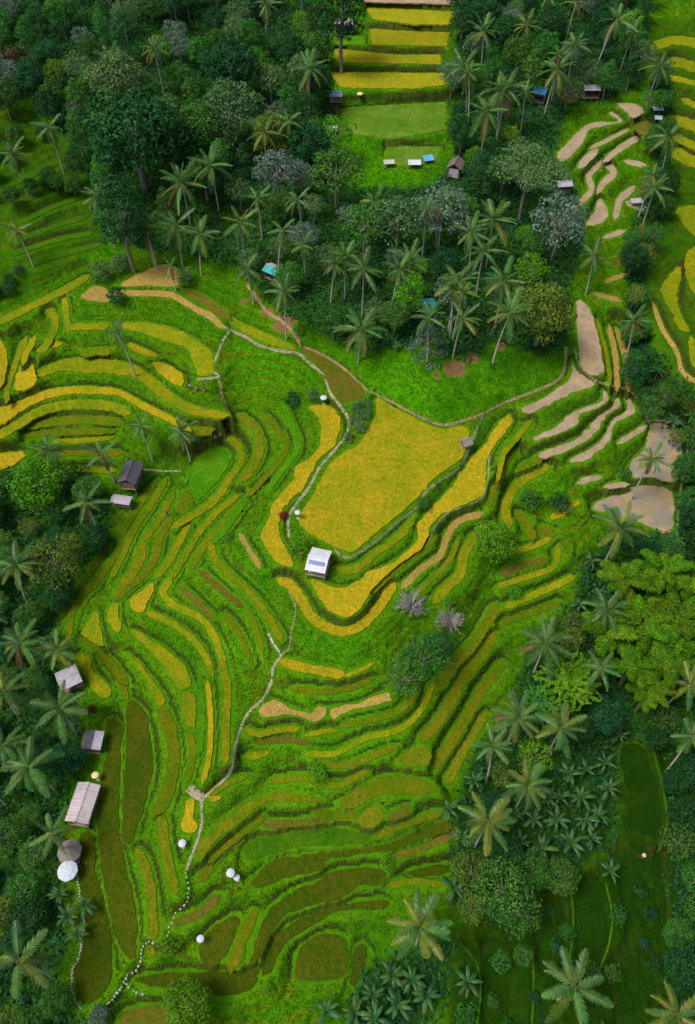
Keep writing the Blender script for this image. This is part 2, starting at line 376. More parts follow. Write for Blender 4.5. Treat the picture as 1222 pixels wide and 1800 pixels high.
P(-6.6, 'W', [(1042,890),(1114,856),(1147,854),(1180,866),(1183,925),(1170,938),(1127,920),(1080,905)])
L(-4.4, 'S', 8, [(1023,847),(1036,843),(1050,840)])
L(-5.2, 'S', 7, [(1070,855),(1084,853),(1098,852)])
L(0.5, 'Y', 5, [(1050,570),(1065,620),(1072,665)])
L(-0.5, 'T', 7, [(1072,580),(1082,630),(1085,680)])
L(-1.5, 'T', 8, [(1085,585),(1100,630),(1105,680)])
P(-4.5, 'G', [(965,910),(985,893),(1020,880),(1018,890),(990,907),(970,915)])
L(-3.4, 'Y', 12, [(960,822),(924,842),(899,866),(888,895),(893,922)])
L(-2.6, 'O', 9, [(948,808),(918,822)])
L(-4.8, 'Y', 8, [(905,970),(940,960),(962,950)])
P(-5, 'O', [(947,925),(975,930),(970,948),(950,948)])
L(-4.3, 'O', 12, [(908,905),(928,922),(935,943)])
L(-5.0, 'B', 9, [(885,1008),(925,992),(955,985)])
L(-5.5, 'Y', 8, [(880,1030),(920,1017),(960,1004),(977,992),(980,965)])
L(-6.3, 'Y', 9, [(895,1065),(915,1056),(960,1037),(1005,1016)])
L(-7.3, 'O', 9, [(884,1095),(927,1080),(980,1062)])
L(-6.6, 'O', 14, [(870,1070),(850,1105),(830,1135),(797,1170),(775,1200)])
L(-7.7, 'O', 14, [(865,1120),(845,1155),(815,1190),(800,1220),(770,1270),(745,1298)])
L(-8.8, 'O', 14, [(880,1170),(850,1210),(820,1260),(790,1310),(765,1345)])
L(-10, 'O', 12, [(850,1260),(815,1320),(790,1370)])
# stepped fields behind the forest
PS(16, 'S', [(640,-6),(810,-6),(810,8),(640,3)])
PS(14.5, 'R', [(642,12),(815,22),(815,44),(730,44),(655,35)])
PS(13, 'R', [(650,52),(790,58),(785,82),(655,80)])
PS(12.6, 'N', [(520,56),(640,64),(640,80),(520,78)])
PS(11.3, 'R', [(588,84),(625,90),(700,98),(775,97),(775,114),(590,110)])
PS(9.8, 'R', [(580,128),(780,130),(785,150),(730,157),(600,155)])
PS(7.6, 'V', [(600,190),(785,180),(780,230),(690,245),(610,235)])
PS(6.0, 'V', [(680,258),(775,258),(765,290),(680,292)])
PS(14, 'Y', [(520,18),(570,10),(572,30),(525,34)])
# back right soil steps
P(7, 'S', [(1000,250),(1015,232),(1045,215),(1088,214),(1070,199),(1076,197),(1094,213),(1060,222),(1035,229),(1028,245),(1012,265),(1000,278),(985,285),(980,268)])
P(8, 'S', [(1085,182),(1120,184),(1133,198),(1112,207),(1100,195)])
P(6.5, 'B', [(1112,216),(1145,216),(1142,236),(1125,236)])
L(6.1, 'S', 5, [(1098,231),(1067,247),(1044,258)])
L(5.1, 'S', 8, [(1124,240),(1089,262),(1067,280)])
L(6.0, 'S', 9, [(1022,290),(1045,268)])
L(4.5, 'S', 8, [(1053,289),(1035,309),(1040,333),(1022,355)])
L(3.8, 'S', 9, [(1067,290),(1080,304),(1062,320),(1054,333)])
P(3, 'S', [(1053,349),(1069,373),(1056,393),(1030,395),(1044,375)])
L(3, 'S', 9, [(1110,333),(1090,352),(1083,378)])
L(4.4, 'S', 7, [(1105,285),(1128,290)])
L(2.8, 'W', 10, [(1108,358),(1132,366)])
L(2.5, 'S', 6, [(1068,416),(1092,408)])
P(2, 'B', [(1068,457),(1130,444),(1120,470),(1095,470)])
L(1.9, 'T', 6, [(1070,494),(1094,485)])
L(1.7, 'T', 6, [(1050,518),(1085,528)])
# hillside on the far right
L(12, 'Y', 12, [(1150,82),(1190,72),(1235,80)])
L(10.6, 'Y', 13, [(1180,110),(1200,112),(1235,126)])
L(9.8, 'Y', 7, [(1170,136),(1200,142),(1235,152)])
L(8.4, 'Y', 8, [(1205,178),(1235,192)])
L(7.0, 'Y', 14, [(1185,213),(1205,216),(1235,230)])
L(6.0, 'Y', 10, [(1185,240),(1205,250),(1235,264)])
L(5.0, 'Y', 16, [(1188,268),(1205,280),(1235,288)])
P(2.6, 'Y', [(1188,372),(1210,362),(1240,372),(1240,425),(1210,405)])
P(0.6, 'Y', [(1165,500),(1190,470),(1200,480),(1190,520),(1200,560),(1212,583),(1195,580),(1178,545),(1163,520)])
P(2.0, 'Y', [(1205,450),(1240,435),(1240,525),(1212,505)])
L(-0.6, 'T', 6, [(1150,540),(1165,580),(1190,620),(1200,655),(1235,680)])
L(0.4, 'Y', 9, [(1215,600),(1222,640),(1240,650)])
# valley floor bottom right
L(-14, 'J', 3, [(815,1664),(838,1695),(845,1740),(838,1805)])
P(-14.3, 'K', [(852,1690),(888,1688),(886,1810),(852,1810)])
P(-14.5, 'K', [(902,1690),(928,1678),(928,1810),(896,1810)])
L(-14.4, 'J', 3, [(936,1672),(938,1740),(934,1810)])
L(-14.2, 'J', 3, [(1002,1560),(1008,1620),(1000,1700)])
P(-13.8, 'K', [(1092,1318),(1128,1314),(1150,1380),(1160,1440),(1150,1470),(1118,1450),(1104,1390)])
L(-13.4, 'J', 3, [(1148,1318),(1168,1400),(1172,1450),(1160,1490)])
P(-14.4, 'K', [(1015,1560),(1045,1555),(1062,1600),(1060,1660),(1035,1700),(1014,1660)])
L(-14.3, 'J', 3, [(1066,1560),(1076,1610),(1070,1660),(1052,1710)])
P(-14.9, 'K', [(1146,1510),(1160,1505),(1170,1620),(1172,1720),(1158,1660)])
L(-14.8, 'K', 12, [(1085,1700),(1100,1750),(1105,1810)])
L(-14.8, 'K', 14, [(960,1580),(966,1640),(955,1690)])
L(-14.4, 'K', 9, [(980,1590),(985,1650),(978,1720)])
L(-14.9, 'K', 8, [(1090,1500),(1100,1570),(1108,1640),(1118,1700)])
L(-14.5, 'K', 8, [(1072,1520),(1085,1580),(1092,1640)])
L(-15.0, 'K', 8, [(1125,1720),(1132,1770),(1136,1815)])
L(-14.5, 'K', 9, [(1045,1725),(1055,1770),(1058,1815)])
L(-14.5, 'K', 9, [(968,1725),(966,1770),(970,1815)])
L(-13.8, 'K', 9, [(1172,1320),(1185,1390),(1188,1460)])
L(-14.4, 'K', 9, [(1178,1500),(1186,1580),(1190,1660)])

# free ground heights: u, v, level
CTRL = [(60,900,-10),(30,1050,-11.5),(60,1200,-12.2),(80,1400,-13.4),(60,1600,-14.2),(100,1795,-14.6),(10,1750,-14),(0,1400,-13.2),(0,900,-9),(-60,1100,-12),(-60,1600,-13.5),
 (215,850,-8.5),(0,450,2),(100,400,4),(60,300,7),(0,250,9),(180,420,3),(0,100,13),(0,0,16),(-60,300,10),(150,150,11),(250,350,5),(350,420,4),(450,480,3.2),(560,545,3),
 (650,600,3.2),(640,635,1.6),(700,700,0.9),(720,680,2),(780,650,3.6),(860,640,4),(800,560,5),(950,600,3.6),(900,685,1.3),(776,735,0.5),(400,250,8),(600,400,5),(800,400,6),(950,450,5),(900,250,7.5),(900,100,12),
 (1000,150,9.5),(1000,0,16),(300,0,16.5),(300,100,12.5),(480,150,10),(550,300,6),(480,50,13.5),(700,345,4.8),(1120,500,-0.5),(1118,560,-3),(1125,620,-5),(1150,690,-6.2),(1205,760,-7.2),(1215,900,-9),
 (1200,650,-3.5),(1150,420,1),(1160,330,2.5),(1160,150,8),(1222,0,16.5),(1130,60,13.5),(1050,1000,-8),(1100,1100,-10.5),(1240,1000,-11),(1240,1200,-12.6),(1000,1150,-9.5),(1000,1300,-12),
 (900,1400,-12.6),(850,1550,-13.4),(1100,1250,-13),(1230,1500,-13.6),(1230,1790,-14.2),(1190,1400,-14),(780,1650,-14.2),(720,1785,-14.6),(560,1785,-14.6),(440,1785,-14.2),(330,1780,-14.1),
 (1130,1545,-16),(1145,1640,-16.5),(1160,1720,-16.8),(1172,1800,-17),(960,1560,-13.8),(960,1750,-14.6),(1060,1750,-14.8),(1100,1500,-14),(500,1140,-3.2),(605,1150,-3.2),(410,1310,-6),(350,1410,-7.3),(328,1540,-9.4),(298,1632,-11),(248,1690,-12.6),(170,1772,-14),
 (560,990,-0.1),(700,1180,-5),(740,1120,-5)]

FOREST = [[(-60,-40),(560,-40),(585,60),(575,130),(590,200),(600,330),(760,330),(800,280),(790,200),(800,60),(830,-40),(1150,-40),(1130,150),(1080,175),(1000,190),(970,280),(1010,330),(1030,420),(1000,500),(1000,600),(960,630),(860,600),(830,640),(760,610),(640,620),(560,580),(500,560),(420,470),(330,450),(250,440),(180,410),(160,330),(120,250),(60,170),(-60,200)],
 [(1100,420),(1150,300),(1140,150),(1180,100),(1180,330),(1150,450),(1130,520),(1140,600),(1190,660),(1240,690),(1240,1300),(1090,1300),(1080,1480),(960,1560),(900,1640),(800,1600),(790,1480),(830,1330),(900,1240),(930,1130),(1010,1060),(1020,980),(1080,930),(1190,940),(1195,800),(1150,730),(1105,620),(1100,500)],
 [(-60,830),(150,820),(190,880),(200,940),(130,1020),(100,1090),(100,1160),(130,1210),(150,1300),(120,1370),(110,1470),(110,1560),(125,1640),(105,1720),(130,1780),(190,1820),(-60,1820)],
 [(640,1700),(760,1640),(800,1650),(790,1730),(740,1830),(600,1830)], [(1180,1300),(1240,1300),(1240,1830),(1175,1830)]]

# ------------------------------------------------------------------ terrain heights: paddies are level, banks run between them
CELL = 0.35
X0, X1, Y0, Y1 = -112.0, 112.0, 2.0, 262.0
NX, NY = int((X1 - X0) / CELL) + 1, int((Y1 - Y0) / CELL) + 1
gx = X0 + np.arange(NX) * CELL; gy = Y0 + np.arange(NY) * CELL
def inside(poly, x, y):
    res = np.zeros(x.shape, bool); j = len(poly) - 1
    for i in range(len(poly)):
        xi, yi = poly[i]; xj, yj = poly[j]
        if yi != yj:
            c = ((yi > y) != (yj > y)) & (x < (xj - xi) * (y - yi) / (yj - yi) + xi)
            res ^= c
        j = i
    return res
fix = np.zeros((NY, NX), bool); fz = np.zeros((NY, NX)); fid = -np.ones((NY, NX), int)
WP = []
F = [(round(l_ * 2) / 2, m_, p_, t_) for l_, m_, p_, t_ in F]
for k, (lev, m, poly, typ) in enumerate(F):
    z = lev * STEP
    w = np.array([unproj(u, v, z) for u, v in poly])
    # ragged edge
    WP.append(w)
    a0, a1 = w.min(0) - 0.8, w.max(0) + 0.8
    i0, i1 = max(0, int((a0[0] - X0) / CELL)), min(NX, int((a1[0] - X0) / CELL) + 2)
    j0, j1 = max(0, int((a0[1] - Y0) / CELL)), min(NY, int((a1[1] - Y0) / CELL) + 2)
    if i1 <= i0 or j1 <= j0: continue
    xx, yy = np.meshgrid(gx[i0:i1], gy[j0:j1])
    ins = inside(w, xx, yy)
    for q in np.concatenate([w, (w + np.roll(w, 1, 0)) / 2]):   # keep the outline itself level as well
        a = int(round((q[0] - X0) / CELL)) - i0; b = int(round((q[1] - Y0) / CELL)) - j0
        if 0 <= a < ins.shape[1] and 0 <= b < ins.shape[0]: ins[b, a] = True
    d = ins.copy()
    d[1:] |= ins[:-1]; d[:-1] |= ins[1:]; d[:, 1:] |= ins[:, :-1]; d[:, :-1] |= ins[:, 1:]
    sub = fix[j0:j1, i0:i1]
    new = ins | (d & ~sub)
    fix[j0:j1, i0:i1] |= new; fz[j0:j1, i0:i1][new] = z
    fid[j0:j1, i0:i1][ins] = k
cfix = fix.copy(); cz = fz.copy()
for u, v, l in CTRL:
    x, y = unproj(u, v, l * STEP)
    a, b = int(round((x - X0) / CELL)), int(round((y - Y0) / CELL))
    if 0 <= a < NX and 0 <= b < NY and not fix[b, a]:
        cfix[b - 1:b + 2, a - 1:a + 2] = True; cz[b - 1:b + 2, a - 1:a + 2] = l * STEP
def down(mask, val):
    h, w = (mask.shape[0] + 1) // 2, (mask.shape[1] + 1) // 2
    mm = np.zeros((h * 2, w * 2)); vv = np.zeros((h * 2, w * 2))
    mm[:mask.shape[0], :mask.shape[1]] = mask; vv[:mask.shape[0], :mask.shape[1]] = val * mask
    s = mm.reshape(h, 2, w, 2).sum((1, 3)); t = vv.reshape(h, 2, w, 2).sum((1, 3))
    return s > 0, np.where(s > 0, t / np.maximum(s, 1), 0)
pyr = [(cfix, cz)]
while min(pyr[-1][0].shape) > 12: pyr.append(down(*pyr[-1]))
sol = np.full(pyr[-1][0].shape, pyr[-1][1][pyr[-1][0]].mean())
def relax(z, m, val, n):
    for _ in range(n):
        p = np.pad(z, 1, mode='edge')
        z = 0.25 * (p[:-2, 1:-1] + p[2:, 1:-1] + p[1:-1, :-2] + p[1:-1, 2:])
        z[m] = val[m]
    return z
for li in range(len(pyr) - 1, -1, -1):
    m, val = pyr[li]
    if sol.shape != m.shape:
        sol = np.repeat(np.repeat(sol, 2, 0), 2, 1)[:m.shape[0], :m.shape[1]]
    sol = relax(sol, m, val, 400 if li > 2 else (150 if li > 0 else 60))
Z = sol
# nearest-paddy extension: benches reach out to a steeper riser half way down the bank
vz = np.where(fix, fz, np.nan); dist = np.where(fix, 0.0, 1e9)
cur = vz.copy(); dd = dist.copy()
for it in range(12):
    for (dy, dx) in ((0, 1), (0, -1), (1, 0), (-1, 0), (1, 1), (1, -1), (-1, 1), (-1, -1)):
        w = math.hypot(dy, dx)
        sz = np.roll(cur, (dy, dx), (0, 1)); sd = np.roll(dd, (dy, dx), (0, 1)) + w
        b = sd < dd - 1e-6
        dd[b] = sd[b]; cur[b] = sz[b]
vor = np.where(np.isnan(cur), Z, cur)
for _ in range(2):
    p = np.pad(vor, 1, mode='edge')
    vor = (p[:-2, 1:-1] + p[2:, 1:-1] + p[1:-1, :-2] + p[1:-1, 2:] + 2 * vor) / 6
vor[fix] = fz[fix]
Zh = Z.copy(); side = np.where(np.isnan(cur), 0, Zh - np.nan_to_num(cur))      # >0 above the nearest paddy, <0 below it
wgt = 0.72 * np.clip(1.0 - (dd - 3) / 7.0, 0, 1)
wgt[fix] = 1
Z = Z * (1 - wgt) + vor * wgt
# uneven ground away from the paddies
def vnoise(shape, wl, seed):
    rs = np.random.RandomState(seed)
    h, w = int(shape[0] * CELL / wl) + 3, int(shape[1] * CELL / wl) + 3
    g = rs.rand(h, w) - 0.5
    y = np.arange(shape[0]) * CELL / wl; x = np.arange(shape[1]) * CELL / wl
    yi, xi = y.astype(int), x.astype(int); fy, fx = y - yi, x - xi
    fy = fy * fy * (3 - 2 * fy); fx = fx * fx * (3 - 2 * fx)
    a = g[yi][:, xi]; b = g[yi][:, xi + 1]; c = g[yi + 1][:, xi]; d = g[yi + 1][:, xi + 1]
    return (a * (1 - fx) + b * fx) * (1 - fy[:, None]) + (c * (1 - fx) + d * fx) * fy[:, None]
UU0, VV0 = project(*np.meshgrid(gx, gy), Z)
wood = np.zeros(Z.shape, bool)
for poly in FOREST: wood |= inside(np.array(poly, float), UU0, VV0)
SMOOTH = [[(600,560),(1000,560),(1000,640),(940,690),(850,730),(780,745),(640,680),(560,620)],[(560,150),(800,150),(790,330),(570,340)]]
smo = np.zeros(Z.shape, bool)
for poly in SMOOTH: smo |= inside(np.array(poly, float), UU0, VV0)
q = STEP / 2
fr = Z / q + 0.2 + 0.30 * vnoise(Z.shape, 6, 8) + 0.16 * vnoise(Z.shape, 2.5, 9)
fl = np.floor(fr); ff = fr - fl
S = np.clip((ff - 0.48) / 0.36, 0, 1); S = S * S * (3 - 2 * S)
wq = np.clip((dd * CELL - 0.45) / 0.6, 0, 1) * (~wood) * (~smo) * 0.9
ledge = np.clip(1 - np.abs(ff - 0.90) / 0.10, 0, 1) * wq           # grass edge of each small step
tread = np.clip(1.6 - np.abs(ff - 0.24) / 0.20, 0, 1) * wq
Z = Z + wq * ((fl + S) * q - Z)
far = np.clip(dd / 10.0, 0, 1)
mid = np.clip(dd / 3.0, 0, 1)
side_d = np.clip((side - 0.04) / 0.15, 0, 1) * np.clip(1.9 - dd * 0.55, 0, 1) * (~fix)
Z = Z - 0.14 * side_d
Z = Z + far * (1.2 * vnoise(Z.shape, 9, 1)) + mid * (0.35 * vnoise(Z.shape, 2.2, 2) + 0.28 * vnoise(Z.shape, 0.8, 3)) + 0.05 * vnoise(Z.shape, 0.7, 4)
def T(x, y):
    fx = np.clip((np.asarray(x) - X0) / CELL, 0, NX - 1.001); fy = np.clip((np.asarray(y) - Y0) / CELL, 0, NY - 1.001)
    i, j = fx.astype(int), fy.astype(int); a, b = fx - i, fy - j
    return (Z[j, i] * (1 - a) + Z[j, i + 1] * a) * (1 - b) + (Z[j + 1, i] * (1 - a) + Z[j + 1, i + 1] * a) * b
def hit(u, v, h=0.0):
    """first point of the pixel's ray that is h above the ground -> ground x, y, z below it"""
    d = ray(u, v); t = np.arange(70, 420, 0.4)
    x, y, z = d[0] * t, d[1] * t, HCAM + d[2] * t
    g = T(x, y) + h
    k = int(np.argmax(z <= g))
    if k == 0: k = len(t) - 1
    e0, e1 = z[k - 1] - g[k - 1], z[k] - g[k]
    s = e0 / (e0 - e1) if e0 != e1 else 0
    tt = t[k - 1] + 0.4 * s
    x, y = d[0] * tt, d[1] * tt
    return float(x), float(y), float(T(x, y))
PXM = 0.105   # metres per photo pixel near the summit

# regional plant cover on the ground, plus shade painted in through foot and deep
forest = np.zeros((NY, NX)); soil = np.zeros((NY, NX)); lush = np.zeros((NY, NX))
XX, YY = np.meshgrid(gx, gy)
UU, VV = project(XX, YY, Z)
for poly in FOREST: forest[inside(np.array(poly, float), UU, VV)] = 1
SOIL = [(500,570,26,.9),(470,548,16,.8),(450,520,12,.7),(520,590,10,.8),(800,648,26,.9),(830,630,18,.8),(770,660,12,.7),(520,470,14,.5),(880,610,14,.7),(1000,165,26,.8),(960,185,16,.7),(340,1395,12,.6),(430,530,10,.7),(20,95,40,.7),(1000,530,10,.8),(890,1010,20,.5),(640,1235,16,.4),(385,770,8,.7),(395,735,8,.8),(340,685,10,.3),(590,190,12,.6),(1128,1505,8,.6),(210,885,12,.5)]
for u, v, r, s in SOIL: soil = np.maximum(soil, s * np.clip(1.3 - np.hypot(UU - u, (VV - v) * 1.3) / r, 0, 1))
LUSH = [(600,1140,70),(560,1210,60),(700,690,90),(640,1300,60),(470,640,70),(420,1150,50),(720,1010,50),(960,860,60),(440,1010,60),(60,420,110),(640,215,110),(650,300,90),(600,1230,50),(520,1350,60),(1150,600,50)]
for u, v, r in LUSH: lush = np.maximum(lush, np.clip(1.3 - np.hypot(UU - u, VV - v) / r, 0, 1))
DULL = np.zeros((NY, NX))
def blur(a, n):
    for _ in range(n):
        p = np.pad(a, 1, mode='edge'); a = (p[:-2, 1:-1] + p[2:, 1:-1] + p[1:-1, :-2] + p[1:-1, 2:] + a) / 5
    return a
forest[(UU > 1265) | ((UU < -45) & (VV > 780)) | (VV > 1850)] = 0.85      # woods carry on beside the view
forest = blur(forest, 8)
bund = np.clip(1.25 - np.abs(dd * CELL - 0.35) / 0.45, 0, 1) * (dd < 6)
bund[fid >= 0] = 0.2
bund = bund * np.where(side > 0.10, 0.15, 1.0)
bund = np.maximum(bund, 0.8 * ledge)
foot = np.clip((side - 0.04) / 0.15, 0, 1) * np.clip(2.5 - dd * 0.85, 0, 1) * (fid < 0)     # riser shadow painted dark over the drain below each bank
foot = np.maximum(foot, np.clip(1 - np.abs(ff - 0.52) / 0.07, 0, 1) * wq * 0.75)  # shadow line painted under each small step too
AREA = [[(800,1640),(1000,1540),(1080,1480),(1090,1310),(1190,1300),(1240,1400),(1240,1830),(780,1830)]]  # bottom-right valley, where shade is painted into the ground colour
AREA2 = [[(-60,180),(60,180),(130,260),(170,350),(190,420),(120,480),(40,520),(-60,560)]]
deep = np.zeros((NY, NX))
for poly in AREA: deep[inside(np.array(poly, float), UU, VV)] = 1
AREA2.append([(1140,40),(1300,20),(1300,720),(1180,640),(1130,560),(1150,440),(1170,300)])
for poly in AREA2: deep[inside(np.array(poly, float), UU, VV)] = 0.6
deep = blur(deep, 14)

# ground material
def ground_material():
    m, t, p = new_mat('grassy_ground'); pos = worldpos(t)
    at = lambda n: nd(t, 'ShaderNodeAttribute', attribute_name=n).outputs['Fac']
    n1 = noise(t, pos, 0.09, 4, 0.6); n2 = noise(t, pos, 0.7, 5, 0.7); n3 = noise(t, pos, 3.4, 3, 0.7)
    g = ramp(t, n2, [(0.28, (0.0288, 0.1320, 0.0020)), (0.48, (0.0504, 0.1980, 0.0020)), (0.66, (0.0855, 0.2475, 0.0040)), (0.8, (0.1260, 0.2640, 0.0060))])
    g = mix(t, maprange(t, n1, 0.36, 0.64), mix(t, 1.0, g, (0.72, 0.86, 0.9), 'MULTIPLY'), mix(t, 1.0, g, (1.35, 1.08, 1.0), 'MULTIPLY'))
    g = mix(t, at('lush'), g, mix(t, 1.0, g, (1.15, 1.30, 1.0), 'MULTIPLY'))
    g = mix(t, mathn(t, 'MULTIPLY', at('bund'), 0.5), g, (0.12, 0.245, 0.005))
    g = mix(t, mathn(t, 'MULTIPLY', at('tread'), maprange(t, n1, 0.40, 0.56, 0.30, 0.95)), g, ramp(t, n2, [(0.3, (0.070, 0.130, 0.003)), (0.55, (0.13, 0.160, 0.004)), (0.75, (0.21, 0.19, 0.006))]))
    g = mix(t, mathn(t, 'MULTIPLY', at('deep'), 0.92), g, ramp(t, n2, [(0.3, (0.0050, 0.0216, 0.0018)), (0.55, (0.0094, 0.0372, 0.0018)), (0.75, (0.0248, 0.0600, 0.0030))]))  # painted valley shade, and the darker green of the side slopes
    fo = maprange(t, mathn(t, 'ADD', at('foot'), mathn(t, 'MULTIPLY', mathn(t, 'SUBTRACT', n2, 0.5), 0.9)), 0.35, 0.75)
    g = mix(t, mathn(t, 'MULTIPLY', fo, 0.9), g, ramp(t, n3, [(0.3, (0.022, 0.034, 0.006)), (0.7, (0.055, 0.055, 0.013))]))  # dark mud colour that paints the shadow under the risers
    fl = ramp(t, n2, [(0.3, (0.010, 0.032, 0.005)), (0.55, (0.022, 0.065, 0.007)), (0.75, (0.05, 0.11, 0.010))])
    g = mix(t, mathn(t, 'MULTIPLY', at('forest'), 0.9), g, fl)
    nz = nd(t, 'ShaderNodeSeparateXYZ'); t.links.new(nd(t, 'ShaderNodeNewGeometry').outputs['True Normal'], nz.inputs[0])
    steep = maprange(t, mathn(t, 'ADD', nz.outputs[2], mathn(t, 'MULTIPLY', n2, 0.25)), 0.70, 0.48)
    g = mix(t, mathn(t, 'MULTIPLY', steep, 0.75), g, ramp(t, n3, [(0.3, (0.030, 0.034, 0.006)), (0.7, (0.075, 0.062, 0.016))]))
    s = ramp(t, n3, [(0.3, (0.14, 0.075, 0.03)), (0.7, (0.27, 0.15, 0.065))])
    sf = maprange(t, mathn(t, 'ADD', at('soil'), mathn(t, 'MULTIPLY', mathn(t, 'SUBTRACT', n2, 0.5), 0.9)), 0.38, 0.62)
    g = mix(t, sf, g, s)
    g = mix(t, 1.0, g, ramp(t, n3, [(0.25, (0.74, 0.76, 0.72)), (0.75, (1.2, 1.18, 1.12))]), 'MULTIPLY')
    t.links.new(g, p.inputs['Base Color'])
    p.inputs['Roughness'].default_value = 1.0; p.inputs['Specular IOR Level'].default_value = 0.03
    bump(t, p, mathn(t, 'ADD', n2, mathn(t, 'MULTIPLY', n3, 0.6)), 0.9, 0.4)
    return m
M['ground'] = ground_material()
# one sheet: the traced core plus a coarse apron that runs on to the horizon
ox = np.array([1000, 600, 380, 250, 180, 140.0]); oy = np.array([1400, 900, 600, 440, 350, 300.0])
ax = np.concatenate([-ox, gx, ox[::-1]]); ay = np.concatenate([[-900, -400, -150, -50, -15], gy, oy[::-1]])
AX, AY = np.meshgrid(ax, ay)
cx, cy = np.clip(AX, X0, gx[-1]), np.clip(AY, Y0, gy[-1])
AZ = T(cx, cy)
od = np.hypot(AX - cx, AY - cy)
AZ = AZ + 0.10 * od * np.where(AY < Y0, 0.3, 1.0)
ny, nx = AX.shape
vid = np.arange(nx * ny).reshape(ny, nx)
quads = np.stack([vid[:-1, :-1], vid[:-1, 1:], vid[1:, 1:], vid[1:, :-1]], -1).reshape(-1, 4)
gm = mesh_np('terrain', np.stack([AX, AY, AZ], -1).reshape(-1, 3), quads, True)
def vattr(name, a):
    full = np.zeros((ny, nx), np.float32)
    full[5:5 + NY, 6:6 + NX] = a
    if name == 'forest':
        msk = np.ones((ny, nx), bool); msk[5:5 + NY, 6:6 + NX] = False; full[msk] = 1
    gm.attributes.new(name, 'FLOAT', 'POINT').data.foreach_set('value', full.ravel())
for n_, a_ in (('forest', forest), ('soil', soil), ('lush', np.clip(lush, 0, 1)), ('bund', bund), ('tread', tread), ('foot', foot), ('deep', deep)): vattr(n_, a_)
terrain = tag(obj('terrain', gm, M['ground']), 'terraced green hillside with grassy banks between the paddies', None, None, 'structure')

# paddies: each a low slab of crop (or soil) on its own terrace
NAMES = dict(J='rice_paddy', V='meadow_terrace', R='rice_paddy', G='rice_paddy', P='rice_paddy', Y='rice_paddy', O='rice_paddy', D='rice_paddy', B='stubble_paddy', T='stubble_paddy', N='rice_paddy', K='rice_paddy', S='bare_paddy', W='bare_paddy', Q='muddy_paddy')
HGT = dict(J=.15, V=.12, R=.2, G=.22, P=.24, Y=.18, O=.15, D=.14, B=.10, T=.12, N=.16, K=.15, S=.05, W=.05, Q=.05)
for k, (lev, m, poly, typ) in enumerate(F):
    w = WP[k]
    z0 = lev * STEP; h = HGT[m]
    bm = bmesh.new()
    if typ == 'rib':                       # strip: quads from one edge to the other
        n0 = len(w) // 2; a_, b_ = w[:n0], w[n0:][::-1]
        ti = np.arange(0, n0 - 1 + 1e-6, 0.5); k0 = np.minimum(ti.astype(int), n0 - 2); fr_ = (ti - k0)[:, None]
        a_ = a_[k0] * (1 - fr_) + a_[k0 + 1] * fr_; b_ = b_[k0] * (1 - fr_) + b_[k0 + 1] * fr_
        c_ = (a_ + b_) / 2; n1 = len(a_)
        a_ = c_ + (a_ - c_) * nrs.uniform(.80, 1.12, (n1, 1)); b_ = c_ + (b_ - c_) * nrs.uniform(.80, 1.12, (n1, 1))
        H_ = [z0 + h * rnd.uniform(.8, 1.05) for _ in range(n1)]
        ta = [bm.verts.new((*a_[q], H_[q])) for q in range(n1)]; tb = [bm.verts.new((*b_[q], H_[q])) for q in range(n1)]
        la = [bm.verts.new((*a_[q], z0 - .25)) for q in range(n1)]; lb = [bm.verts.new((*b_[q], z0 - .25)) for q in range(n1)]
        for q in range(n1 - 1):
            bm.faces.new((ta[q], ta[q + 1], tb[q + 1], tb[q])); bm.faces.new((la[q], la[q + 1], ta[q + 1], ta[q])); bm.faces.new((tb[q], tb[q + 1], lb[q + 1], lb[q]))
        for q in (0, n1 - 1): bm.faces.new((la[q], ta[q], tb[q], lb[q]))
    else:
        seg = np.roll(w, -1, 0) - w; ln = np.hypot(seg[:, 0], seg[:, 1]); pts = []
        for i in range(len(w)):
            n = max(1, int(ln[i] / 0.45))
            for j in range(n): pts.append(w[i] + seg[i] * j / n)
        pts = np.array(pts); jit = nrs.randn(*pts.shape) * 0.10
        pts = pts + (jit + np.roll(jit, 1, 0)) / 1.4
        lo = [bm.verts.new((x, y, z0 - 0.25)) for x, y in pts]
        hi = [bm.verts.new((x, y, z0 + h * rnd.uniform(0.8, 1.05))) for x, y in pts]
        n = len(pts)
        for i in range(n):
            j = (i + 1) % n
            bm.faces.new((lo[i], lo[j], hi[j], hi[i]))
        f = bm.faces.new(hi); bmesh.ops.triangulate(bm, faces=[f])
    bmesh.ops.recalc_face_normals(bm, faces=bm.faces)
    me = bpy.data.meshes.new('paddy'); bm.to_mesh(me); bm.free()
    obj(NAMES[m], me, M[m], terrain)

# ------------------------------------------------------------------ footpaths
M['path'] = soil_mat('trodden_path', (0.26, 0.24, 0.13), (0.40, 0.36, 0.24))
M['pathg'] = soil_mat('grassy_path', (0.14, 0.19, 0.06), (0.27, 0.28, 0.15))
M['pathb'] = soil_mat('brown_path', (0.24, 0.16, 0.07), (0.36, 0.26, 0.13))
M['stone'] = plain('pale_stone', (0.38, 0.37, 0.28), 0.85, 0.2, 3.0)
def path(label, w, pts, mat):
    c = catmull(pts, False, 5)
    d = np.gradient(c, axis=0); d /= np.maximum(np.hypot(d[:, 0], d[:, 1])[:, None], 1e-6)
    nrm = np.stack([-d[:, 1], d[:, 0]], 1)
    v, f = [], []
    for i in range(len(c)):
        ww = w * rnd.uniform(0.75, 1.25)
        for k in (-0.5, 0.0, 0.5):
            x, y, z = hit(*(c[i] + nrm[i] * ww * k)); v.append((x, y, z + (0.10 if k == 0 else 0.05)))
        if i:
            a = 3 * i
            for k in (0, 1): f.append((a - 3 + k, a - 2 + k, a + 1 + k, a + k))
    return tag(obj('path', mesh('path', v, f, True), M[mat]), label, None, None, 'structure')
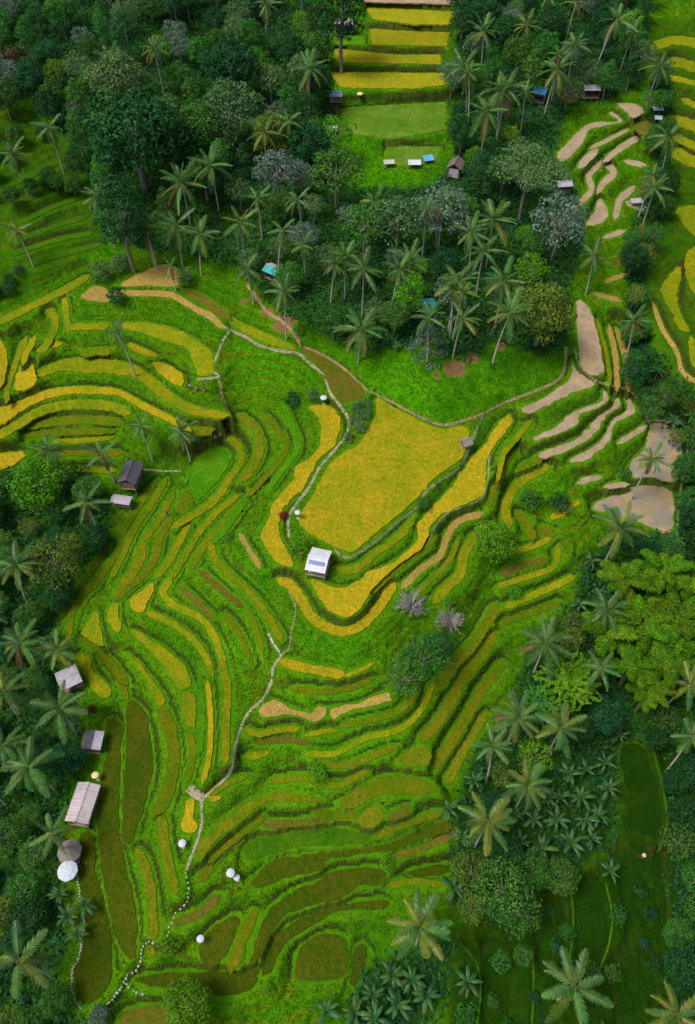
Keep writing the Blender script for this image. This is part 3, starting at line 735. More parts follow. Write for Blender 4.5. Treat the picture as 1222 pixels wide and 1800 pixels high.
path('pale footpath along the left edge of the summit field', 5, [(338,535),(350,548),(395,575),(405,580),(430,592),(455,607),(492,617),(524,622),(545,640),(570,660),(580,690),(595,710),(612,735),(612,755),(598,780),(578,803),(560,825),(545,855),(522,885),(508,910),(508,945)], 'path')
path('grassy path along the right edge of the summit field', 5, [(588,965),(602,979),(622,978),(660,953),(700,918),(735,890),(747,867),(768,849),(808,822),(822,795),(830,775),(842,747),(850,730)], 'pathg')
path('brown trail at the foot of the grassy bank', 5, [(995,610),(992,650),(975,672),(930,692),(890,707),(850,727),(800,744),(770,746),(720,724),(680,702),(640,682),(610,652),(570,625),(535,610)], 'pathb')
path('path down the nose of the spur', 3, [(508,1040),(520,1070),(512,1110),(508,1140),(495,1150)], 'pathg')
path('white steps angled off the spur path', 4, [(472,1114),(480,1130),(495,1152)], 'stone')
path('whitish stair path down the crest of the spur', 5, [(495,1152),(480,1175),(478,1195),(465,1225),(440,1250),(425,1275),(415,1310),(408,1350),(395,1370),(370,1392),(355,1410),(355,1445),(348,1475),(335,1510),(328,1530)], 'path')
path('pale trodden patch beside the stair path', 15, [(333,1384),(342,1394),(356,1402)], 'path')
path('path down the middle of the left terraces', 4, [(405,580),(392,600),(380,630),(372,650),(385,662),(345,668)], 'path')
path('short bare path among the left terraces', 5, [(385,662),(392,700),(405,735),(385,765),(350,775),(325,770)], 'pathb')
path('path from the dark roofed hut', 3, [(245,825),(285,828),(320,828)], 'path')
path('grassy rim path below the right of the summit', 4, [(860,800),(857,850),(840,881),(800,897),(780,908),(760,935),(754,962)], 'pathg')
path('grassy rim beside the soil terraces', 4, [(1010,610),(1018,640),(1045,668),(1080,680),(1110,690),(1135,720),(1140,745)], 'pathg')
path('curved grass rim round the tan muddy paddies', 4, [(1140,740),(1172,741),(1203,770),(1208,800),(1198,850),(1191,925)], 'pathg')
path('red earth track under the palms', 6, [(435,500),(450,522),(470,548),(500,568),(520,590),(528,610)], 'pathb')
# rows of stones
def stone_row(label, pts, gap):
    e = tag(empty('stone_path', (*hit(*pts[0]),)), label, None, None, 'structure')
    bx, by, bz = e.location
    for u, v in catmull(pts, False, gap)[::1]:
        x, y, z = hit(u + rnd.uniform(-1.5, 1.5), v)
        o = obj('stone', STONE[rnd.randrange(3)], M['stone'], e, (x - bx, y - by, z - bz + 0.06))
        o.rotation_euler = (0, 0, rnd.uniform(0, 6)); s = rnd.uniform(0.7, 1.25); o.scale = (s, s, s)
STONE = []
for k in range(3):
    n = 8; v = []; f = []
    rr = [0.17 * rnd.uniform(0.75, 1.2) for _ in range(n)]
    for z, q in ((-0.2, 1.0), (0.06, 1.0), (0.13, 0.7)):
        for i in range(n):
            a = 6.2832 * i / n; v.append((rr[i] * q * math.cos(a), rr[i] * q * math.sin(a), z))
    for l in (0, 1):
        for i in range(n): j = (i + 1) % n; f.append((l * n + i, l * n + j, l * n + n + j, l * n + n + i))
    f.append(tuple(range(2 * n, 3 * n)))
    STONE.append(mesh('stone', v, f))
stone_row('stepping stones continuing down the foot of the spur', [(328,1535),(332,1562),(328,1585),(310,1605),(298,1630),(296,1645)], 7)
stone_row('stepping stones curling past the lime shrub', [(278,1662),(262,1655),(250,1670),(248,1690),(240,1706),(225,1715),(215,1735),(190,1765)], 6)
stone_row('line of white stones edging the lowest left paddy', [(135,1485),(137,1550),(146,1600),(147,1640),(140,1680),(127,1710),(129,1750),(142,1772)], 5)
stone_row('short row of stones near the bottom left stair', [(222,1730),(235,1742),(252,1748)], 6)

# ------------------------------------------------------------------ plants
M['bark'] = plain('grey_bark', (0.20, 0.17, 0.13), 0.9, 0.35, 1.5)
M['palmbark'] = plain('palm_bark', (0.42, 0.38, 0.31), 0.9, 0.3, 1.2)
M['culm'] = plain('bamboo_culm', (0.22, 0.24, 0.06), 0.6, 0.3, 1.0)
M['dark'] = leaf_mat('dark_leaves', (0.010, 0.057, 0.015), (0.018, 0.095, 0.021), (0.038, 0.156, 0.027))
M['mid'] = leaf_mat('green_leaves', (0.027, 0.108, 0.017), (0.051, 0.180, 0.021), (0.105, 0.262, 0.031))
M['sage'] = leaf_mat('sage_leaves', (0.053, 0.128, 0.039), (0.098, 0.203, 0.057), (0.180, 0.300, 0.090), huev=0.015)
M['grey'] = leaf_mat('grey_green_leaves', (0.065, 0.114, 0.078), (0.116, 0.183, 0.125), (0.203, 0.274, 0.192), huev=0.015)
M['lime'] = leaf_mat('lime_leaves', (0.044, 0.188, 0.005), (0.094, 0.300, 0.007), (0.188, 0.413, 0.015))
M['olive'] = leaf_mat('olive_leaves', (0.063, 0.126, 0.014), (0.119, 0.196, 0.020), (0.224, 0.280, 0.031))
M['bamboo'] = leaf_mat('bamboo_leaves', (0.0658, 0.1875, 0.0062), (0.1225, 0.2931, 0.0073), (0.2126, 0.3926, 0.0123), trans=0.3)
M['red'] = leaf_mat('red_leaves', (0.10, 0.008, 0.010), (0.17, 0.014, 0.014), (0.22, 0.03, 0.02))
M['frond'] = leaf_mat('palm_frond', (0.051, 0.139, 0.027), (0.093, 0.212, 0.037), (0.170, 0.281, 0.054), var=0.3, rough=0.42, spec=0.45)
M['frondy'] = leaf_mat('yellow_palm_frond', (0.103, 0.176, 0.017), (0.184, 0.243, 0.025), (0.275, 0.297, 0.038), rough=0.42, spec=0.45)
M['frondd'] = leaf_mat('dry_palm_frond', (0.12, 0.085, 0.035), (0.19, 0.13, 0.05), (0.26, 0.18, 0.08))
M['banana'] = leaf_mat('banana_leaf', (0.021, 0.077, 0.013), (0.037, 0.117, 0.020), (0.062, 0.153, 0.032), rough=0.5, spec=0.35)
M['coco'] = plain('coconut', (0.22, 0.13, 0.03), 0.6)
M['twig'] = plain('dry_twig', (0.30, 0.26, 0.24), 0.9, 0.25, 2.0)

def leaves(pos, nrm, size, aspect=0.55, rs=nrs):
    n = len(pos); nrm = nrm / np.maximum(np.linalg.norm(nrm, axis=1)[:, None], 1e-6)
    t = np.cross(nrm, rs.randn(n, 3)); t /= np.maximum(np.linalg.norm(t, axis=1)[:, None], 1e-6)
    b = np.cross(nrm, t); s = (size * rs.uniform(0.65, 1.3, n))[:, None]
    v = np.stack([pos - t * s * 0.5, pos + b * s * aspect * 0.5 + nrm * s * 0.06, pos + t * s * 0.5 - nrm * s * 0.10, pos - b * s * aspect * 0.5 + nrm * s * 0.06], 1)
    return v.reshape(-1, 3), np.arange(n * 4).reshape(-1, 4)
def sphere_pts(n, rs):
    v = rs.randn(n, 3); return v / np.linalg.norm(v, axis=1)[:, None]
def crown_mesh(name, lobes, per, size, seed, up=0.35, jit=0.45, aspect=0.55, low=-0.35):
    """lobes: (centre, (rx, ry, rz)); leaves sit in a loose shell round each clump"""
    rs = np.random.RandomState(seed); V = []; Fc = []; off = 0
    for (c, r) in lobes:
        r = np.array(r, float); n = int(per * (r[0] * r[1] + r[0] * r[2]) )
        d = sphere_pts(n, rs); d = d[d[:, 2] > low]
        p = np.array(c) + d * r * rs.uniform(0.72, 1.08, (len(d), 1))
        nr = d + np.array([0, 0, up]) + rs.randn(len(d), 3) * jit
        v, f = leaves(p, nr, size, aspect, rs); V.append(v); Fc.append(f + off); off += len(v)
    return mesh_np(name, np.concatenate(V), np.concatenate(Fc))
def tube(pts, rad, sides=6):
    v, f = [], []
    pts = [Vector(p) for p in pts]
    for i, p in enumerate(pts):
        d = (pts[min(i + 1, len(pts) - 1)] - pts[max(i - 1, 0)]).normalized()
        a = d.cross(Vector((0.3, 1, 0.2))).normalized(); b = d.cross(a)
        for k in range(sides):
            t = 6.28318 * k / sides; v.append(p + (a * math.cos(t) + b * math.sin(t)) * rad[i])
        if i:
            for k in range(sides):
                k2 = (k + 1) % sides; o = (i - 1) * sides
                f.append((o + k, o + k2, o + sides + k2, o + sides + k))
    f.append(tuple(range((len(pts) - 1) * sides, len(pts) * sides)))
    return v, f
def join(parts):
    V, Fc = [], []
    for v, f in parts:
        o = len(V); V += list(v); Fc += [tuple(i + o for i in q) for q in f]
    return V, Fc
def limbs(h, hc, R_, seed, r0=0.22, n=6):
    q = random.Random(seed)
    parts = [tube([(0, 0, -0.6), (q.uniform(-.2, .2), q.uniform(-.2, .2), hc * 0.45), (q.uniform(-.3, .3), q.uniform(-.3, .3), hc * 0.8), (0, 0, hc + 0.3)], [r0 * 1.25, r0, r0 * 0.75, r0 * 0.4])]
    for k in range(n):
        a = 6.2832 * k / n + q.uniform(-.4, .4); rr = R_ * q.uniform(.45, .8); z0 = hc * q.uniform(.5, .85)
        parts.append(tube([(0, 0, z0), (math.cos(a) * rr * .5, math.sin(a) * rr * .5, z0 + (h - z0) * .3), (math.cos(a) * rr, math.sin(a) * rr, z0 + (h - z0) * q.uniform(.45, .75))], [r0 * .5, r0 * .32, r0 * .12], 5))
    V, Fc = join(parts); return mesh('trunk', V, Fc, True)

# kind -> list of variants (trunk mesh, crown mesh, nominal crown radius, crown centre height)
PROTO = {}
def dome(seed, Rc, rz, hc, ncl, clr, per, size, flat=False, taper=0.0):
    rs = np.random.RandomState(seed); lob = []
    for k in range(ncl):
        a = k * 2.39996 + rs.uniform(-.3, .3); t = (k + 0.5) / ncl
        zz = 1 - 1.75 * t; rr = math.sqrt(max(0, 1 - zz * zz))
        if flat: rr = math.sqrt(t); zz = rs.uniform(-.3, .6) - 0.5 * t
        w = 1 - taper * (zz + 0.3) * 0.5
        g = rs.uniform(.78, 1.12)
        c = (math.cos(a) * rr * (Rc - clr * .7) * g * w, math.sin(a) * rr * (Rc - clr * .7) * g * w, hc + zz * (rz - clr * .5) * g)
        q = clr * rs.uniform(.7, 1.3); lob.append((c, (q, q, q * rs.uniform(.6, .85))))
    return crown_mesh('crown', lob, per, size, seed)
PROTO['round'] = [(limbs(8.5, 5.5, 3.6, s, .28), dome(s, 3.9, 3.4, 5.6, 36, 1.25, 62, .42), 3.9, 5.6) for s in (21, 22, 23)]
PROTO['tall'] = [(limbs(11, 7, 2.4, s, .22), dome(s, 2.7, 4.0, 7.2, 30, 1.0, 66, .38), 2.7, 7.2) for s in (31, 32)]
PROTO['flat'] = [(limbs(9.5, 7.5, 5.5, s, .26, 9), dome(s, 6.2, 1.6, 8.6, 52, 1.2, 48, .34, True), 6.2, 8.6) for s in (41, 42)]
PROTO['loose'] = [(limbs(8, 5, 3.0, s, .18, 8), dome(s, 3.3, 2.8, 5.2, 26, 1.0, 48, .36), 3.3, 5.2) for s in (51, 52, 53)]
PROTO['shrub'] = [(limbs(1.8, .7, 1.0, s, .06, 5), dome(s, 1.35, 1.1, .95, 14, .55, 130, .26), 1.35, .95) for s in (61, 62, 63)]
PROTO['cone'] = [(limbs(7, 5, 1.2, s, .14, 7), crown_mesh('crown', [((math.cos(k * 2.4) * (0.25 + .085 * k), math.sin(k * 2.4) * (0.25 + .085 * k), 7.6 - .27 * k), (.5 + .02 * k, .5 + .02 * k, .3)) for k in range(24)], 95, .34, s, up=.1), 2.3, 4.6) for s in (71,)]
def fern_dome(seed):
    rs = np.random.RandomState(seed); V = []; Fc = []; off = 0      # feathery branches arching out of a dome
    for k in range(46):
        t = (k + .5) / 46; a = k * 2.39996; el = math.radians(78 - 72 * t); Ln = rs.uniform(3.0, 4.4)
        m = 46; s = np.linspace(.12, 1, m)
        r_ = s * Ln * math.cos(el); z_ = 4.2 + s * Ln * math.sin(el) * .75 - 1.3 * s ** 2.2
        base = np.stack([math.cos(a) * r_, math.sin(a) * r_, z_], 1)
        side = np.array([-math.sin(a), math.cos(a), 0])
        for sg in (-1, 1):
            p = base + side * sg * (.42 * np.sin(s * 2.8) + .08)[:, None] + rs.randn(m, 3) * .06
            nr = np.tile([0, 0, 1.0], (m, 1)) + rs.randn(m, 3) * .3 + side * sg * .25
            v, f = leaves(p, nr, .42, .5, rs); V.append(v); Fc.append(f + off); off += len(v)
    return mesh_np('crown', np.concatenate(V), np.concatenate(Fc))
PROTO['fern'] = [(limbs(6, 4.2, 3.0, s, .2, 8), fern_dome(s), 4.0, 4.6) for s in (81, 82)]
def bare_mesh(seed):
    q = random.Random(seed); parts = []
    for k in range(90):
        a = q.uniform(0, 6.28); el = q.uniform(.3, 1.4); Ln = q.uniform(1.2, 2.6); b = q.uniform(-.5, .5)
        p1 = Vector((math.cos(a) * math.cos(el), math.sin(a) * math.cos(el), math.sin(el))) * Ln * .55
        p2 = p1 + Vector((math.cos(a + b) * math.cos(el * .6), math.sin(a + b) * math.cos(el * .6), math.sin(el * .6))) * Ln * .55
        parts.append(tube([(q.uniform(-.2, .2), q.uniform(-.2, .2), .3), p1 + Vector((0, 0, .4)), p2 + Vector((0, 0, .4))], [.045, .035, .02], 3))
        for j in range(3):
            e = p2 + Vector((q.uniform(-.5, .5), q.uniform(-.5, .5), q.uniform(-.1, .6))) + Vector((0, 0, .4))
            parts.append(tube([p1.lerp(p2, q.uniform(.2, .9)) + Vector((0, 0, .4)), e], [.025, .015], 3))
    V, Fc = join(parts); return mesh('twigs', V, Fc)
def bush_only(seed):
    V, Fc = join([tube([(0, 0, -.4), (.05, 0, .5), (0, .05, 1.0)], [.12, .1, .06])]); return mesh('trunk', V, Fc, True)
PROTO['bare'] = [(bush_only(1), bare_mesh(s), 2.4, 1.3) for s in (91, 92)]

PLACED = []     # (u, v, x, y, kind)
def put_tree(kind, mat, u, v, rpx, name='broadleaf_tree', label=None, cat='tree', group=None, squash=1.0, tall=1.0):
    pr = PROTO[kind]; tr, cr, R0, hc = pr[rnd.randrange(len(pr))]
    x, y, z = hit(u, v, hc * 0.8)
    for _ in range(2):
        dist = math.sqrt(x * x + y * y + (HCAM - z) ** 2)
        s = rpx * dist / FPX / R0
        x, y, z = hit(u, v, hc * s * tall)
    e = empty(name, (x, y, z), rnd.uniform(0, 6.28), (s, s, s * squash * tall))
    if kind == 'bare': mat = 'twig'
    key = (cr.name, mat)
    if key not in CR: m2 = cr.copy(); m2.materials.clear(); m2.materials.append(M[mat]); CR[key] = m2
    obj('trunk', tr, M['twig'] if kind == 'bare' else M['bark'], e); obj('twigs' if kind == 'bare' else 'crown', CR[key], None, e)
    tag(e, label, cat, group)
    PLACED.append((u, v, x, y, s * R0)); return e
CR = {}

# coconut palm
def frond_mesh(seed, Ln=4.7, droop=1.0):
    q = random.Random(seed); V, Fc = [], []
    n = 13; prev = None; ctr = []
    for i in range(n):
        t = i / (n - 1); ctr.append(Vector((Ln * (t - .10 * t ** 3), 0, -droop * Ln * .30 * t ** 2.2)))
    v, f = tube(ctr, [.07 * (1 - .85 * i / (n - 1)) for i in range(n)], 4); V += v; Fc += f
    m = 20
    for i in range(m):
        t = .14 + .86 * i / (m - 1); k = t * (n - 1); a = min(int(k), n - 2); c = ctr[a].lerp(ctr[a + 1], k - a)
        ll = Ln * .185 * (math.sin(math.pi * (t * .86 + .12)) ** .6) * q.uniform(.8, 1.1)
        for sg in (-1, 1):
            fw = .45 + .4 * t; dr = q.uniform(.25, .6)
            tip = c + Vector((ll * fw, sg * ll * .85, -ll * dr)); midp = c.lerp(tip, .5) + Vector((0, 0, ll * .08))
            w = .075; o = len(V)
            V += [c + Vector((-w, 0, .02)), c + Vector((w, 0, .02)), midp + Vector((w * 1.1, 0, 0)), tip, midp + Vector((-w * 1.1, 0, 0))]
            Fc.append((o, o + 1, o + 2, o + 3, o + 4) if sg > 0 else (o + 4, o + 3, o + 2, o + 1, o))
    return mesh('frond', V, Fc)
FR = {}
for mk in ('frond', 'frondy', 'frondd'):
    FR[mk] = []
    for k, dr in enumerate((.6, 1.0, 1.5)):
        me = frond_mesh(100 + k, 4.7, dr); me.materials.append(M[mk]); FR[mk].append(me)
def coco_mesh():
    bm = bmesh.new(); q = random.Random(3)
    for k in range(7):
        a = k * .9; bmesh.ops.create_icosphere(bm, subdivisions=1, radius=.17, matrix=Matrix.Translation((math.cos(a) * .33, math.sin(a) * .33, -.25 + q.uniform(-.15, .1))))
    me = bpy.data.meshes.new('coconuts'); bm.to_mesh(me); bm.free(); me.materials.append(M['coco']); return me
COCO = coco_mesh()
def palm(u, v, rpx, h=10.0, lean=None, look='g', name='coconut_palm', label=None, group='coconut palms', nf=None):
    x, y, z = hit(u, v, h)
    dist = math.sqrt(x * x + y * y + (HCAM - z - h) ** 2); s = rpx * dist / FPX / 4.7
    if lean is None: lean = (rnd.gauss(0, .9), rnd.gauss(0, .6))
    x, y = x - lean[0], y - lean[1]; z = float(T(x, y))
    e = empty(name, (x, y, z))
    top = Vector((lean[0], lean[1], h))
    pts = [(lean[0] * t ** 1.6, lean[1] * t ** 1.6, -.5 + (h + .5) * t) for t in np.linspace(0, 1, 7)]
    tv, tf = tube(pts, [.24, .17, .15, .14, .13, .12, .15], 6)
    obj('trunk', mesh('trunk', tv, tf, True), M['palmbark'], e)
    n = nf or rnd.randint(12, 20); tx, ty = rnd.gauss(0, .14), rnd.gauss(0, .14); top_el = rnd.uniform(58, 78); span = rnd.uniform(98, 135)
    for k in range(n):
        t = k / (n - 1)                                   # 0 young and upright, 1 old and hanging
        az = k * 2.39996 + rnd.uniform(-.35, .35); el = R(top_el - span * t + rnd.uniform(-10, 10)) + tx * math.cos(az) + ty * math.sin(az)
        r_ = rnd.random()
        mk = 'frond'
        if look == 'y': mk = 'frondy' if r_ < .45 else 'frond'
        elif t > .88 and r_ < .55: mk = 'frondd'
        elif t > .6 and r_ < .3: mk = 'frondy'
        o = obj('frond', FR[mk][0 if t < .35 else (1 if t < .75 else 2)], None, e, top)
        o.rotation_euler = (rnd.uniform(-.25, .25), -el, az); q = s * rnd.uniform(.85, 1.12) * (.8 if t < .15 else 1); o.scale = (q, q, q)
    o = obj('coconuts', COCO, None, e, top)
    tag(e, label, 'palm', group)
    PLACED.append((u, v, x + lean[0], y + lean[1], s * 3.0)); return e
# banana
def banana_leaf(seed, Ln=2.1):
    q = random.Random(seed); V, Fc = [], []; n = 9
    for i in range(n):
        t = i / (n - 1); c = Vector((Ln * (t - .12 * t ** 2), 0, Ln * (.35 * t - .75 * t ** 2.2)))
        w = .27 * (math.sin(math.pi * min(1, t * .9 + .08)) ** .5) * (1 if i < n - 1 else .1) * q.uniform(.85, 1.1)
        V += [c + Vector((0, -w, -.10)), c, c + Vector((0, w, -.10))]
        if i:
            o = 3 * i
            for k in (0, 1): Fc.append((o - 3 + k, o - 2 + k, o + 1 + k, o + k))
    return mesh('leaf', V, Fc)
BL = [banana_leaf(s) for s in (1, 2, 3)]
bv, bf = tube([(0, 0, -.4), (0, 0, 1.0), (.05, 0, 2.1)], [.17, .14, .08]); BSTEM = mesh('stem', bv, bf, True)
for b_ in BL: b_.materials.append(M['banana'])
def banana(u, v, rpx, label=None, group='banana plants'):
    x, y, z = hit(u, v, 2.2); dist = math.sqrt(x * x + y * y + (HCAM - z) ** 2); s = rpx * dist / FPX / 2.1
    e = empty('banana_plant', (x, y, z), rnd.uniform(0, 6.28), s)
    obj('stem', BSTEM, M['culm'], e)
    n = rnd.randint(7, 9)
    for k in range(n):
        o = obj('leaf', BL[k % 3], None, e, (.05, 0, 2.05)); o.rotation_euler = (rnd.uniform(-.2, .2), -R(rnd.uniform(5, 60)), k * 2.39996 + rnd.uniform(-.3, .3))
        q = rnd.uniform(.8, 1.15); o.scale = (q, q, q)
    tag(e, label, 'banana plant', group); PLACED.append((u, v, x, y, s * 1.6)); return e
# bamboo: arching culms, each ending in a dense feathery plume
def plume(seed):
    rs = np.random.RandomState(seed); n = 1300
    t = rs.uniform(0, 1, n) ** .8; a = rs.uniform(0, 6.283, n)
    wid = (.15 + .95 * np.sin(np.pi * np.clip(t * .85 + .12, 0, 1)) ** .7) * np.sqrt(rs.uniform(.35, 1, n))
    x = t * 4.2; z = 1.2 * t - 2.0 * t ** 2 + np.sin(a) * wid * .62; y = np.cos(a) * wid
    nr = np.stack([np.full(n, .25), np.cos(a), np.sin(a) + .6], 1) + rs.randn(n, 3) * .6
    v, f = leaves(np.stack([x, y, z], 1) + rs.randn(n, 3) * .12, nr, .46, .24, rs); return mesh_np('plume', v, f)
PL = [plume(s) for s in (5, 6, 7)]
for p_ in PL: p_.materials.append(M['bamboo'])
def bamboo(u, v, rpx, label, h=8.5):
    x, y, z = hit(u, v, h * .9); dist = math.sqrt(x * x + y * y + (HCAM - z - h) ** 2); s = rpx * dist / FPX / 4.6
    e = empty('bamboo_clump', (x, y, z), 0, s); hh = h / s
    n = 9
    for k in range(n):
        a = k * 6.2832 / n + rnd.uniform(-.35, .35); lf = rnd.uniform(.2, .9); zt = hh * rnd.uniform(.78, 1.02)
        tip = (math.cos(a) * lf, math.sin(a) * lf, zt)
        cv, cf = tube([(math.cos(a) * .2, math.sin(a) * .2, -.4), (math.cos(a) * .3, math.sin(a) * .3, zt * .55), tip], [.06, .05, .03], 5)
        obj('culm', mesh('culm', cv, cf), M['culm'], e)
        o = obj('plume', PL[k % 3], None, e, (tip[0], tip[1], tip[2] - .3)); o.rotation_euler = (rnd.uniform(-.2, .2), -R(rnd.uniform(-5, 40)), a); q = rnd.uniform(.8, 1.1); o.scale = (q, q, q)
    tag(e, label, 'bamboo', 'bamboo clumps of the right hand grove'); PLACED.append((u, v, x, y, s * 3.5)); return e

# ---- labels by landmark
LM = [(690,840,'the big golden summit field'),(560,985,'the white roofed hut'),(145,1410,'the long pale roofed hut'),(120,1190,'the small lavender roofed hut'),(118,1530,'the round white parasol'),(230,840,'the dark roofed hut'),
 (480,475,'the turquoise tarp hut'),(752,533,'the small turquoise roof'),(950,160,'the blue roofed hut'),(1040,155,'the white walled shed'),(800,285,'the brown roofed hut'),(690,100,'the stepped yellow fields'),(690,225,'the lawn like green field'),
 (1050,250,'the back bare soil steps'),(1035,590,'the long bare soil strip'),(1160,800,'the upper tan muddy paddy'),(1130,890,'the lower tan muddy paddy'),(1120,1080,'the bamboo grove'),(930,295,'the flat topped sage tree'),(235,240,'the giant dark green tree'),
 (740,1165,'the leafy clump on the right flank'),(1195,240,'the gold hillside at the right edge'),(60,420,'the green slope at the left edge'),(260,485,'the cut field above the left terraces'),(820,775,'the little grey field hut'),(858,1445,'the yellow green palm above the dark bananas'),
 (740,1625,'the yellow fronded palm at the spur foot'),(755,590,'the pale drooping tree'),(65,850,'the bright lime tree at the left edge'),(1010,1190,'the feathery lime tree'),(1130,1505,'the farmer in the straw hat'),(163,1300,'the small grey shed'),(605,40,'the hut under the dark tree'),(500,570,'the red earth scar'),(405,195,'the grey green domed tree'),(405,118,'the very dark round tree'),(205,140,'the pale sage tree'),(212,375,'the dense blackish tree'),(487,300,'the silvery open tree'),(450,108,'the small bright lime tree'),(170,345,'the lone leaning palm'),(85,220,'the palm on the left slope'),(300,20,'the top edge of the forest'),(1086,30,'the tall leaning palm at the back'),(800,650,'the brown earth patch behind the summit')]
USED = {}
def auto_label(look, u, v, skip=None):
    c = sorted(((math.hypot(u - a, v - b), a, b, t) for a, b, t in LM if t != skip))
    for d, a, b, t in c[:9]:
        if d < 18: continue
        du, dv = u - a, v - b
        rel = ('right of' if du > 0 else 'left of') if abs(du) > 1.6 * abs(dv) else (('behind' if dv < 0 else 'in front of') if abs(dv) > 1.6 * abs(du) else (('behind and ' if dv < 0 else 'in front and ') + ('right of' if du > 0 else 'left of')))
        adv = 'just ' if d < 55 else ('' if d < 120 else 'well ')
        l = '%s %s%s %s' % (look, adv, rel, t)
        if l not in USED and len(l.split()) <= 16: USED[l] = 1; return l
    d, a, b, t = c[0] if c[0][0] >= 18 else c[1]
    return '%s near %s' % (look, t)

